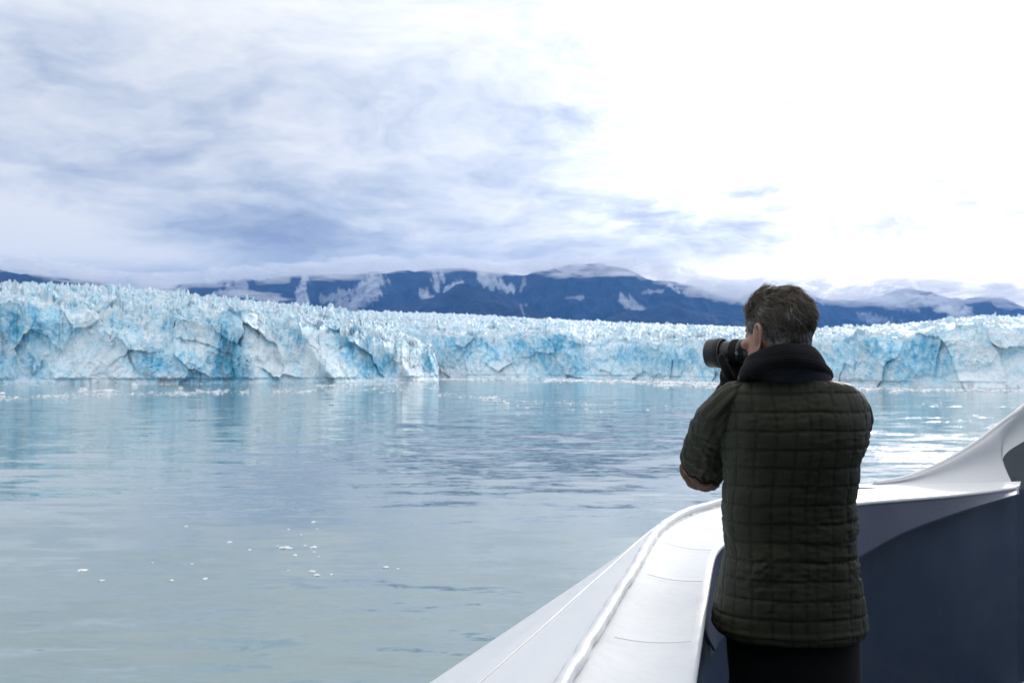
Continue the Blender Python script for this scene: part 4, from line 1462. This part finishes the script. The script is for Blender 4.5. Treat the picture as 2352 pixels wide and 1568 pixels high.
    t.put(bp.inputs['Height'], t.noise(t.mapping(co, (40, 40, 110)), 1.0, 3, 0.5, 0.6))
    t.put(b.inputs['Normal'], bp.outputs[0])

    RO = [(872, 1898), (875, 1922), (880, 1946), (893, 1969), (912, 1984), (935, 1992), (965, 1992), (1000, 1988), (1035, 1980), (1060, 1971), (1100, 1968), (1135, 1962), (1165, 1962), (1200, 1966), (1240, 1961), (1290, 1967), (1340, 1974), (1385, 1982), (1415, 1986), (1440, 1983), (1449, 1978)]
    LO = [(872, 1722), (876, 1704), (884, 1684), (897, 1664), (912, 1652), (930, 1648), (965, 1650), (1000, 1654), (1035, 1658), (1060, 1660), (1100, 1662), (1135, 1660), (1165, 1659), (1200, 1661), (1240, 1666), (1265, 1668), (1300, 1661), (1340, 1652), (1385, 1640), (1415, 1635), (1440, 1640), (1449, 1646)]
    ro = table([(a, q) for a, q in RO])
    lo = table([(a, q) for a, q in LO])
    dep = table([(860, .060), (875, .085), (900, .108), (940, .128), (1000, .138), (1100, .132), (1200, .125), (1300, .132), (1400, .142), (1450, .142)])
    ycen = table([(860, .010), (900, .012), (1000, .0), (1200, .005), (1450, .0)])
    nrow, ncol = 250, 340
    # rows spaced by the outline's length
    yy = np.linspace(871, 1449, 1200)
    wline = (ro(yy) - lo(yy)) / 2
    ss = np.concatenate([[0], np.cumsum(np.hypot(np.diff(yy), np.diff(wline) * 0.8))])
    rows = np.interp(np.linspace(0, ss[-1], nrow), ss, yy)
    th = np.linspace(0, 2 * PI, ncol, endpoint=False)
    cx = np.array([jx(q, r) for q, r in zip((ro(rows) + lo(rows)) / 2, rows)])
    wx = np.array([jx(q, r) for q, r in zip(ro(rows), rows)]) - cx
    zz = np.array([jz(r) for r in rows])
    # the back dips at the hem: lower edge curves down in the middle
    e = 2.45
    c, s = np.cos(th), np.sin(th)
    kk = (np.abs(c) ** e + np.abs(s) ** e) ** (-1 / e)
    X = cx[:, None] + wx[:, None] * (c * kk)[None, :]
    D = dep(rows)[:, None] * np.ones((1, ncol))
    Y = ycen(rows)[:, None] + D * (s * kk)[None, :]
    hang = sstep(1340, 1449, rows)[:, None] * 0.002
    backness = np.clip(-s, 0, 1)[None, :]
    Z = zz[:, None] - hang * (backness ** 0.8) + 0 * X
    # the shoulder line: the back of the neck opening sits lower than its sides
    P = np.stack([X, Y, Z], -1)
    # normals of the plain form
    dth = np.roll(P, -1, 1) - np.roll(P, 1, 1)
    dr = np.gradient(P, axis=0)
    Nn = np.cross(dth, dr)
    Nn /= np.linalg.norm(Nn, axis=2)[..., None] + 1e-12
    if (Nn[nrow // 2, :, 1] * s).sum() < 0:
        Nn = -Nn
    # quilting coordinates: arc length round each row from the back seam, height down the back
    seg = np.linalg.norm(np.roll(P, -1, 1) - P, axis=2)
    i0 = int(round(ncol * 0.75))
    arc = np.cumsum(seg, 1)
    mean_row = nrow // 2
    seam_x = 0.034                                              # the centre seam lies a little right of the middle
    U = X - seam_x - cx[:, None] * 0
    ucirc = arc - arc[:, i0][:, None]
    U = np.where(backness > 0.25, ucirc - seam_x, ucirc - seam_x)
    V = (zz[0] - zz)[:, None] + hang * (backness ** 0.8) + 0.004 * perlin(X * 9, Z * 9, Y * 9, 3)
    Uw = U + 0.004 * perlin(X * 7, Z * 5, Y * 7, 5)
    cell = 0.0485
    pv = 0.0465

    def seamd(v, p):
        return np.abs((v / p + 0.5) % 1.0 - 0.5) * p
    # vertical lines: double lines beside the centre seam as on the photograph
    vl = np.array([-.262, -.211, -.160, -.110, -.064, -.026, 0.0, .040, .091, .142, .193, .244, -.32, -.37, -.42, -.47, .32, .37, .42, .47])
    du = np.min(np.abs(Uw[..., None] - vl), -1)
    dv = seamd(V + 0.012, pv)
    pu, pvv = np.clip(du / 0.024, 0, 1), np.clip(dv / 0.023, 0, 1)
    pil = (np.sin(pu * PI / 2) * np.sin(pvv * PI / 2)) ** 0.5
    q1 = 0.0018 * pil - 0.0017 * np.maximum(0.4 * np.exp(-(du / .0032) ** 2), np.exp(-(dv / .0036) ** 2)) - 0.003
    stitch = np.maximum(np.exp(-((du - .0022) / .0017) ** 2) * 0.75, np.exp(-((dv - .0024) / .0017) ** 2))
    cs = np.exp(-(Uw / 0.004) ** 2)
    # wrinkles: small puckers across the horizontal lines, longer drags at the waist and under the arms
    puck = perlin(Uw * 95, V * 26, 0.0, 11) * np.exp(-dv / 0.011) * 0.0022 + perlin(Uw * 42, V * 75, 0, 12) * 0.0012 * (0.3 + sstep(0.0, 0.5, perlin(U * 9, V * 9, 0, 44)) * 1.5) + np.clip(ridged(Uw * 7 + V * 3, V * 30, 0, 2, .5, 22), 0.1, 1) * 0.0022 * np.exp(-(Uw / .06) ** 2)
    puckv = perlin(Uw * 26, V * 105, 0.0, 13) * np.exp(-du / 0.011) * 0.0016
    drag = ridged(U * 6 + V * 10, V * 24 - U * 7, 0.0, 3, 0.55, 14) * 0.0052 * np.exp(-((V - 0.42) / 0.13) ** 2)
    drag2 = ridged(U * 7 - V * 8, V * 26 + U * 10, 0.0, 3, 0.55, 15) * 0.0045 * np.exp(-((V - 0.17) / 0.10) ** 2) * sstep(0.09, 0.2, np.abs(U))
    bagl = np.exp(-((U + 0.13) / .05) ** 2 - ((V - 0.47) / .035) ** 2) * ridged(U * 30, V * 40 + U * 14, 0, 3, .5, 16) * 0.012
    soft = fbm(X * 5, Z * 5, Y * 5, 2, 0.5, 18) * 0.006
    disp = q1 + puck + puckv + drag + drag2 + bagl + soft + 0.002 * cs
    # rolled hem
    hemz = np.clip((rows - 1420) / 29, 0, 1)[:, None]
    disp = disp + 0.004 * np.sin(PI * hemz) * (hemz > 0)
    P = P + Nn * disp[..., None]
    inner = P[-1:] * np.array([0.97, 0.97, 1]) + np.array([0, 0, 0.012])
    Pfull = np.concatenate([P, inner, inner + np.array([0, 0, 0.05])])
    stf = np.concatenate([stitch, stitch[-1:], stitch[-1:]])
    jparts = [(Pfull.reshape(-1, 3), grid_faces(nrow + 2, ncol, True), None)]
    stitches = [np.clip(stf, 0, 1).ravel()]

    # sleeves
    def sleeve(path, radii, ryr, seed, up, n=150, m=120):
        pp = spline(path, n)
        T = np.gradient(pp, axis=0)
        T /= np.linalg.norm(T, axis=1)[:, None]
        Nv = np.zeros_like(pp)
        v = np.array(up, float)
        for i in range(n):
            v = v - T[i] * (v @ T[i])
            v /= np.linalg.norm(v)
            Nv[i] = v
        B = np.cross(T, Nv)
        sl = np.concatenate([[0], np.cumsum(np.linalg.norm(np.diff(pp, axis=0), axis=1))])
        a = np.linspace(0, 2 * PI, m, endpoint=False)
        r1, r2 = table(radii)(np.linspace(0, 1, n)), table(ryr)(np.linspace(0, 1, n))
        A, SL = np.broadcast_to(a[None], (n, m)), np.broadcast_to(sl[:, None], (n, m))
        ar = A * r1.mean()
        ca = np.cos(A)
        d1, d2 = (SL + ar * 0.9), (SL - ar * 0.9)
        sa, sb = seamd(d1, .058), seamd(d2, .058)
        tri = np.abs(((A / (2 * PI) * 1) % 1.0) - 0.5)
        dline = np.minimum(np.abs(ar - 1.15 * r1.mean()), np.abs(ar - 4.3 * r1.mean()))
        pil = (np.sin(np.clip(sa / .024, 0, 1) * PI / 2) * np.sin(np.clip(sb / .024, 0, 1) * PI / 2) * np.sin(np.clip(dline / .02, 0, 1) * PI / 2)) ** 0.45
        st = np.maximum(np.maximum(np.exp(-(sa / .002) ** 2), np.exp(-(sb / .002) ** 2)) * 0.7, np.exp(-(dline / .003) ** 2))
        wr = ridged(SL * 20 + 0.7 * np.sin(A), np.cos(A) * 1.2 + 3, np.sin(A) * 1.2, 3, 0.5, seed) * 0.006 + perlin(SL * 60, np.cos(A) * 4, np.sin(A) * 4, seed + 2) * 0.003
        d = 0.0034 * pil + wr - 0.006
        co = pp[:, None] + ((r1[:, None] + d) * np.cos(A))[..., None] * Nv[:, None] + ((r2[:, None] + d) * np.sin(A))[..., None] * B[:, None]
        return co, st
    up = (-1, 0, 0)
    coL, stL = sleeve([L(1700, 912, .02), SH_L + np.array([0, 0, -.02]), L(1640, 985, .06), L(1618, 1050, .14), L(1620, 1078, .20), L(1640, 1050, .24), L(1664, 985, .245), L(1680, 930, .245)],
                      [(0, .050), (.12, .060), (.30, .062), (.5, .060), (.62, .056), (.75, .052), (1, .044)],
                      [(0, .060), (.12, .072), (.30, .072), (.5, .066), (.62, .058), (.75, .052), (1, .044)], 31, up)
    coR, stR = sleeve([L(1905, 908, .02), SH_R + np.array([.006, 0, -.006]), L(1944, 975, .08), L(1942, 1018, .17), L(1925, 1030, .24), L(1885, 985, .28), L(1820, 890, .30)],
                      [(0, .045), (.12, .056), (.35, .053), (.55, .052), (1, .044)],
                      [(0, .055), (.12, .070), (.35, .062), (.55, .055), (1, .044)], 37, (1, 0, 0))
    for cs_, st_ in ((coL, stL), (coR, stR)):
        n_, m_ = cs_.shape[:2]
        jparts.append((cs_.reshape(-1, 3), grid_faces(n_, m_, True), None))
        stitches.append(st_.ravel())
    me = build_mesh('jacket', jparts)
    at = me.attributes.new('stitch', 'FLOAT', 'POINT')
    at.data.foreach_set('value', np.concatenate(stitches).astype(np.float32))
    # consistent outward faces
    jacket = obj('jacket', me, jm, man)
    # ---- brown elbow patch on the left sleeve, laid on its surface
    suede = fabric('brown_suede', (0.105, 0.052, 0.030), 0.9, 0.3, 800, 0.2, 0.001)
    n_, m_ = coL.shape[:2]
    nrmL = np.cross(np.roll(coL, -1, 1) - np.roll(coL, 1, 1), np.gradient(coL, axis=0))
    nrmL /= np.linalg.norm(nrmL, axis=2)[..., None] + 1e-12
    cen = coL.mean(1)
    flip = np.sign(((coL - cen[:, None]) * nrmL).sum(2).mean())
    nrmL *= flip
    target = L(1606, 1098, .16)
    axis = L(1668, 1128, .22) - L(1570, 1060, .14)
    axis /= np.linalg.norm(axis)
    # ellipse test around the patch centre on the outside of the bend
    rel = coL - target
    al = rel @ axis
    cr = np.linalg.norm(rel - al[..., None] * axis, axis=2)
    inside = ((al / .072) ** 2 + (cr / .040) ** 2) < 1
    gf = grid_faces(n_, m_, True)
    sel = inside.ravel()[gf].all(1)
    po = (coL + nrmL * 0.0035).reshape(-1, 3)
    used = np.unique(gf[sel])
    if len(used) > 10:
        mp = -np.ones(n_ * m_, int)
        mp[used] = np.arange(len(used))
        pm = build_mesh('elbow_patch', [(po[used], mp[gf[sel]], None)])
        pob = obj('elbow_patch', pm, suede, man)
        sd = pob.modifiers.new('thick', 'SOLIDIFY')
        sd.thickness = 0.003
        sd.offset = -1

    # ------------------------------------------------ collar and scarf
    def loop(cx_, cy_, rx, ry_, z0, tilt_x, tilt_y, n=140, a0=0.0):
        a = np.linspace(0, 2 * PI, n, endpoint=True) + a0
        x, y = cx_ + rx * np.cos(a), cy_ + ry_ * np.sin(a)
        return np.stack([x, y, z0 + tilt_x * np.cos(a) + tilt_y * np.sin(a)], 1), a
    grey = fabric('dark_grey_cord', (0.042, 0.042, 0.048), 0.9, 0.1, 600)
    cc = L(1812, 868, 0.0)
    a = np.linspace(0, 2 * PI, 160, endpoint=False)
    # collar: leaning band, higher at the back of the neck
    rowsC = []
    for tt, off in ((0.0, .004), (0.35, .006), (0.7, .006), (0.97, .003), (1.0, .0), (0.97, -.004), (0.5, -.005), (0.0, -.006)):
        rx, ry_ = lerp(.104, .100, tt) + off, lerp(.084, .094, tt) + off
        x = cc[0] + .004 + rx * np.cos(a)
        y = .012 + ry_ * np.sin(a)
        zlow = jz(872) - .020 * np.abs(np.cos(a)) ** 2 - .010 * (np.sin(a) > 0) * np.sin(a) - .008 * np.cos(a) * -1
        zt = zlow - .012 + tt * .052
        rowsC.append(np.stack([x, y, zt], 1))
    obj('collar', build_mesh('collar', [(np.array(rowsC).reshape(-1, 3), grid_faces(8, 160, True), None)]), grey, man)

    ribs = lambda nr, amp: (lambda s_, th_: amp * (np.abs(np.sin(nr * th_ / 2)) - 0.5) + 0.004 * perlin(s_ * 9, th_ * 0.8, 0, 5))
    sparts = []
    hx = head_to_body(np.array([0., 0., 0.]))
    def zz3(zx, zy, dy=0.0):
        return L((2600 + zx * .4677) / 1.7415, (1050 + zy * .4677) / 1.7415, dy)
    up_c = zz3(1135, 800)
    p1 = spline([zz3(1180, 860, .155), zz3(930, 920, .10), zz3(843, 925, .02), zz3(905, 872, -.058), zz3(1160, 792, -.102), zz3(1385, 806, -.058), zz3(1448, 868, .02), zz3(1400, 880, .10), zz3(1180, 865, .150)], 170)
    sparts.append(tube_mesh('s', p1, .031, 96, True, True, ry=.015, disp=ribs(26, .0022), up=(0, 0, 1)))
    p2 = spline([zz3(1200, 930, .15), zz3(900, 965, .10), zz3(812, 955, .01), zz3(895, 900, -.066), zz3(1160, 828, -.108), zz3(1400, 862, -.070), zz3(1508, 950, .0), zz3(1450, 950, .09), zz3(1200, 935, .145)], 170)
    sparts.append(tube_mesh('s', p2, .021, 96, True, True, ry=.015, disp=ribs(20, .0022), up=(0, 0, 1)))
    obj('scarf', build_mesh('scarf', sparts), fabric('black_ribbed_wool', (0.0065, 0.0065, 0.008), 0.97, 0.08, 420, 0.25, 0.0012), man)

    # ------------------------------------------------ hair: a close cap and many strands
    hm, t, b = new_mat('greying_brown_hair')
    at = t.node('ShaderNodeAttribute', attribute_name='tint').outputs['Color']
    t.put(b.inputs['Base Color'], at)
    b.inputs['Roughness'].default_value = 0.42
    b.inputs['Specular IOR Level'].default_value = 0.45
    zs = np.concatenate([np.linspace(0.045, 0.2, 92), 0.2 + 0.0345 * (1 - (1 - np.linspace(0.08, 1, 20)) ** 2)])
    tht = np.linspace(0, 2 * PI, 260, endpoint=False)

    def hairline(z, th_):
        """1 inside the hair, 0 on the skin; th from the face"""
        f = np.abs(((th_ + PI) % (2 * PI)) - PI)                     # 0 face .. pi nape
        a_front = np.interp(z, [0.03, 0.07, 0.10, 0.125, 0.15, 0.175, 0.19, 0.21, 0.236], [2.35, 2.15, 1.90, 1.15, 0.95, 0.80, 0.55, 0.0, 0.0])
        return sstep(-0.08, 0.08, f - a_front) * sstep(0.040, 0.06, z)
    Z2, T2 = np.meshgrid(zs, tht, indexing='ij')
    hl = hairline(Z2, T2)
    thick = (0.003 + 0.0045 * sstep(0.07, 0.17, Z2)) * hl + 0.004 * fbm(np.cos(T2) * 3, np.sin(T2) * 3, Z2 * 26, 3, .5, 9) * hl - 0.004 * (1 - hl)
    cap = skull(Z2, T2, 0) + 0
    nrm_h = skull_n(Z2, T2)
    capw = head_to_body(cap + nrm_h * thick[..., None])
    hc, hq, ht = rings(capw)
    V = [hc]
    F4 = [hq.tolist(), ht.tolist()]
    _q = np.clip(0.9 + 0.9 * fbm(hc[:, 0] * 90, hc[:, 1] * 90, hc[:, 2] * 60, 3, .6, 8), 0.25, 2.0)[:, None]
    tint = [np.array([[0.062, 0.051, 0.040]]) * _q]
    rs = np.random.RandomState(4)
    NS, K = 20000, 6
    uu = rs.normal(size=(NS * 3, 3))
    uu /= np.linalg.norm(uu, axis=1)[:, None]
    pz = 0.125 + 0.1095 * np.where(uu[:, 2] > 0, 1 - (1 - np.abs(uu[:, 2])) ** 1.0, -np.abs(uu[:, 2]))
    pt = np.arctan2(uu[:, 0], uu[:, 1])
    keep = rs.rand(NS * 3) < hairline(pz, pt)
    pz, pt = pz[keep][:NS], pt[keep][:NS]
    ns = len(pz)
    root = skull(pz, pt, 0)
    nn = skull_n(pz, pt)
    # combing: from the forehead and crown back and down, swirling at the crown, with locks
    crown = np.array([0.012, -0.055, 0.225])
    rel = root - crown
    flow = np.stack([0.55 * rel[:, 0] / .08, np.where(rel[:, 1] > 0.02, -1.0, -0.25), -0.35 - 1.0 * sstep(.20, .08, pz)], 1)
    swirl = np.stack([-rel[:, 1], rel[:, 0], np.zeros(ns)], 1) / .06
    flow += swirl * np.exp(-(rel[:, 0] ** 2 + rel[:, 1] ** 2) / .0030)[:, None] * 1.4
    cq = np.round(root / 0.011) * 0.011 * 0.75 + root * 0.25       # hairs fall together in locks
    lk = np.stack([perlin(cq[:, 0] * 42, cq[:, 1] * 42, cq[:, 2] * 42, q_) for q_ in (3, 6, 8)], 1)
    flow += lk * 1.5 + rs.normal(size=(ns, 3)) * 0.16
    flow -= nn * (flow * nn).sum(1)[:, None]
    flow /= np.linalg.norm(flow, axis=1)[:, None] + 1e-9
    top = sstep(.10, .18, pz)
    shade = perlin(cq[:, 0] * 60, cq[:, 1] * 60, cq[:, 2] * 60, 21)
    ln = (0.016 + 0.026 * top) * rs.uniform(.7, 1.2, ns)
    lift0 = (0.002 + 0.004 * top)
    lift = (0.10 + 0.22 * top) * rs.uniform(.6, 1.3, ns) + 0.10 * lk[:, 0]
    sidew = np.cross(nn, flow)
    wave = perlin(root[:, 0] * 30, root[:, 1] * 30, root[:, 2] * 30, 14)
    u = np.linspace(0, 1, K)
    sl_ = u[None, :] * ln[:, None]
    pts = root[:, None] + nn[:, None] * (lift0[:, None] + lift[:, None] * sl_ - sl_ ** 2 / (2 * .085))[..., None] + flow[:, None] * sl_[..., None] \
        + sidew[:, None] * ((wave[:, None] * 0.012) * np.sin(u * PI * 1.3)[None, :])[..., None]
    pts = head_to_body(pts)
    wid = (0.00085 * (1 - 0.75 * u ** 1.5))[None, :] * rs.uniform(.7, 1.3, ns)[:, None] * (1 + .5 * sstep(.11, .06, pz))[:, None]
    tng = np.gradient(pts, axis=1)
    tng /= np.linalg.norm(tng, axis=2)[..., None] + 1e-12
    nb = head_to_body(nn) - head_to_body(np.zeros(3))
    sv = np.cross(tng, nb[:, None])
    sv /= np.linalg.norm(sv, axis=2)[..., None] + 1e-12
    nv = np.cross(sv, tng)
    ring = np.stack([pts + sv * wid[..., None], pts - sv * wid[..., None], pts + nv * wid[..., None] * 1.2], 2)     # ns,K,3,3
    V.append(ring.reshape(-1, 3))
    off = len(hc)
    idx = off + np.arange(ns * K * 3).reshape(ns, K, 3)
    a_, b_ = idx[:, :-1], idx[:, 1:]
    q = [np.stack([a_[..., j], a_[..., (j + 1) % 3], b_[..., (j + 1) % 3], b_[..., j]], -1).reshape(-1, 4) for j in range(3)]
    hq2 = np.concatenate(q)
    # grey at the temples, browner on top
    front = sstep(-.03, .07, root[:, 1])
    gr = np.clip(0.38 + 0.38 * sstep(.16, .08, pz) + 0.35 * front * sstep(.19, .12, pz) + 0.30 * lk[:, 1], 0.02, 0.95)
    isg = rs.rand(ns) < gr * 0.75
    cb = lerp(np.array([0.080, 0.060, 0.040]), np.array([0.25, 0.19, 0.125]), rs.rand(ns)[:, None])
    cg = lerp(np.array([0.22, 0.215, 0.205]), np.array([0.52, 0.51, 0.49]), rs.rand(ns)[:, None])
    tc = np.where(isg[:, None], cg, cb)
    tc = tc * np.clip(1 + 0.9 * shade, 0.35, 2.0)[:, None]
    tint.append(np.repeat(tc, K * 3, 0))
    Vn = np.concatenate(V)
    me = bpy.data.meshes.new('hair')
    quads = np.concatenate([hq, hq2])
    # triangles of the cap's ends as degenerate-free triangles: build with loops
    n4, n3 = len(quads), len(ht)
    me.vertices.add(len(Vn))
    me.vertices.foreach_set('co', Vn.astype(np.float32).ravel())
    me.loops.add(n4 * 4 + n3 * 3)
    me.loops.foreach_set('vertex_index', np.concatenate([quads.ravel(), ht.ravel()]).astype(np.int32))
    me.polygons.add(n4 + n3)
    me.polygons.foreach_set('loop_start', np.concatenate([np.arange(n4) * 4, n4 * 4 + np.arange(n3) * 3]).astype(np.int32))
    me.update(calc_edges=True)
    me.polygons.foreach_set('use_smooth', np.ones(n4 + n3, dtype=bool))
    col_attr(me, 'tint', np.concatenate(tint))
    obj('hair', me, hm, man)
    return left, right


LEFT, RIGHT = build_person()


# ================================================================ the photographer's camera
def lathe(prof, axis_pt, nseg=64, disp=None):
    """profile [(s back from the hood front, radius)] turned round the lens axis"""
    zax = np.array([0, 0, 1.0])
    side = np.cross(LENS_D, zax)
    a = np.linspace(0, 2 * PI, nseg, endpoint=False)
    R = []
    for k, (s, r) in enumerate(prof):
        rr = r + (disp(k, a) if disp else 0)
        R.append(lens_at(s)[None] + (rr * np.cos(a))[:, None] * zax + (rr * np.sin(a))[:, None] * side)
    R = np.array(R)
    return R.reshape(-1, 3), grid_faces(len(prof), nseg, True), None


def build_photo_camera():
    c0 = lens_at(0.19)
    root = empty('photo_camera', PB + c0, 'black camera with a long zoom lens held up to the eye', 'camera')
    bv = tuple(c0)
    plast = paint('black_lens_plastic', (0.018, 0.018, 0.020), 0.32, 0.5, 0.1)
    matt = paint('matt_black_plastic', (0.012, 0.012, 0.013), 0.55, 0.4, 0.1)
    rubber = paint('black_grip_rubber', (0.010, 0.010, 0.011), 0.75, 0.3, 0.1)
    glass = paint('dark_lens_glass', (0.008, 0.008, 0.014), 0.05, 0.8, 0.0)
    edge = paint('pale_worn_edge', (0.20, 0.20, 0.19), 0.3, 0.5, 0.1)
    def part(name, prof, mat, seg=72, disp=None, smooth=True):
        o = obj(name, build_mesh(name, [lathe(prof, None, seg, disp)], smooth), mat, root, bv)
        return o
    part('lens_hood', [(.030, .0330), (.0, .0392), (-.0015, .0405), (.0, .0416), (.010, .0424), (.027, .0426)], plast)
    part('hood_band', [(.0268, .0420), (.0272, .0429), (.0420, .0429), (.0425, .0424), (.0425, .0395)], matt)
    part('hood_rim', [(.0424, .0427), (.0434, .0420), (.0436, .0385), (.0424, .0380)], edge)
    part('front_glass', [(.034, .0001), (.035, .018), (.038, .032)], glass)
    part('inner_barrel', [(.030, .0335), (.040, .0345), (.077, .0350)], plast)
    part('zoom_ring', [(.0745, .0350), (.075, .0378), (.0765, .0385), (.0955, .0385), (.0965, .0378), (.097, .0362)], rubber, 144, lambda k, a: 0.0006 * (np.sin(a * 72) > 0) if 2 <= k <= 3 else 0.0, False)
    part('outer_barrel', [(.0965, .0370), (.097, .0382), (.1085, .0384), (.109, .0372)], plast)
    part('focus_ring', [(.1085, .0370), (.109, .0390), (.1195, .0390), (.120, .0370)], rubber, 144, lambda k, a: 0.0006 * (np.sin(a * 72) > 0) if 1 <= k <= 2 else 0.0, False)
    part('rear_barrel', [(.1195, .0372), (.1205, .0386), (.145, .0392), (.158, .038), (.168, .0345), (.172, .030)], plast)
    # camera body with prism hump, grip and screen
    zax = np.array([0, 0, 1.0])
    side = np.cross(LENS_D, zax)                # photographer's right
    def box(cs, cz, ch, hs, hz, hd, mat, name, bev=.006):
        bm = bmesh.new()
        bmesh.ops.create_cube(bm, size=2.0)
        for v in bm.verts:
            v.co = Vector((v.co.x * hs, v.co.y * hd, v.co.z * hz))
        bmesh.ops.bevel(bm, geom=bm.edges[:] + bm.verts[:], offset=bev, segments=3, affect='EDGES', profile=0.5)
        me = bpy.data.meshes.new(name)
        M = np.stack([side, -LENS_D, zax], 1)
        cen = lens_at(ch) + side * cs + zax * cz
        for v in bm.verts:
            p = M @ np.array(v.co[:]) + cen
            v.co = Vector(p)
        bm.to_mesh(me)
        bm.free()
        me.polygons.foreach_set('use_smooth', np.ones(len(me.polygons), dtype=bool))
        return obj(name, me, mat, root, bv)
    box(0.0, 0.0, .192, .068, .044, .024, matt, 'camera_body', .010)
    box(0.056, -.004, .180, .018, .042, .034, rubber, 'grip', .012)
    box(0.0, .054, .192, .026, .018, .030, matt, 'viewfinder_hump', .008)
    box(0.0, .055, .227, .016, .011, .008, rubber, 'eyecup', .004)
    box(-.01, -.006, .2175, .040, .028, .002, glass, 'rear_screen', .0008)
    # lens buttons and switches on the near side of the barrel
    near = -side
    for s, ang, r in ((.103, 0.62, .0042), (.127, -0.2, .0034), (.130, 0.30, .0034)):
        d = near * math.cos(ang) - zax * math.sin(ang)
        p = lens_at(s) + d * .0384
        ring_ = [p - d * .001, p + d * .0022]
        obj('button', build_mesh('button', [tube_mesh('b', np.array([p - d * .001, p + d * .0018, p + d * .0024]), np.array([r, r, r * .8]), 16, up=(0.1, 0.2, 1))]), rubber, root, bv)
    # letter G on the barrel, flat print
    cu = bpy.data.curves.new('letter', 'FONT')
    cu.body = 'G'
    cu.size = .0115
    cu.align_x = 'CENTER'
    cu.align_y = 'CENTER'
    cu.extrude = .0002
    to = bpy.data.objects.new('tmp', cu)
    C.objects.link(to)
    dg = bpy.context.evaluated_depsgraph_get()
    me = bpy.data.meshes.new_from_object(to.evaluated_get(dg))
    bpy.data.objects.remove(to)
    ang = 0.02
    d = near * math.cos(ang) - zax * math.sin(ang)
    xax = -LENS_D                                # text runs from the hood towards the camera
    yax = np.cross(d, xax)
    p = lens_at(.103) + d * .0386
    for v in me.vertices:
        v.co = Vector(p + xax * v.co.x + yax * v.co.y + d * v.co.z)
    obj('letter', me, paint('white_print', (0.75, 0.75, 0.74), 0.5), root, bv)
    # strap: from the camera's near lug down past the scarf
    lug = lens_at(.180) + near * .072 + zax * .030
    webb = fabric('black_strap_webbing', (0.012, 0.012, 0.013), 0.7, 0.05, 800)
    sp = spline([lug, lug + near * .004 + np.array([-.004, -.008, -.05]), L(1708, 862, .10), L(1703, 890, .08), L(1712, 905, .07), L(1735, 900, .03)], 60)
    co, q, tcap = tube_mesh('s', sp, .0022, 8, True, True, ry=.010, up=(-0.5, -0.8, 0.1))
    obj('strap', build_mesh('strap', [(co, q, tcap)]), webb, root, bv)
    bk = spline([L(1707, 858, .097), L(1704, 872, .090)], 4)
    obj('strap_buckle', build_mesh('strap_buckle', [tube_mesh('s', bk, .0042, 8, True, True, ry=.0125, up=(-0.5, -0.8, 0.1))], False), plast, root, bv)


build_photo_camera()


# small pieces belong to the part that they sit on
nest = {'elbow_patch': 'jacket', 'collar': 'jacket', 'hood_band': 'lens_hood', 'hood_rim': 'lens_hood', 'strap_buckle': 'strap', 'letter': 'outer_barrel', 'button': 'outer_barrel',
        'eyecup': 'viewfinder_hump', 'rear_screen': 'camera_body', 'grip': 'camera_body', 'rail_bead': 'cap_rail', 'sealant_strip': 'cap_rail', 'plate_weld': 'cap_rail', 'weld_seam': 'hull', 'weld_bead': 'flange',
        'end_plate': 'flange', 'fin_bead': 'fin', 'fin_weld': 'fin'}
for o in list(C.objects):
    k = o.name.split('.')[0]
    if k in nest and o.parent is not None:
        o.parent = bpy.data.objects[nest[k]]
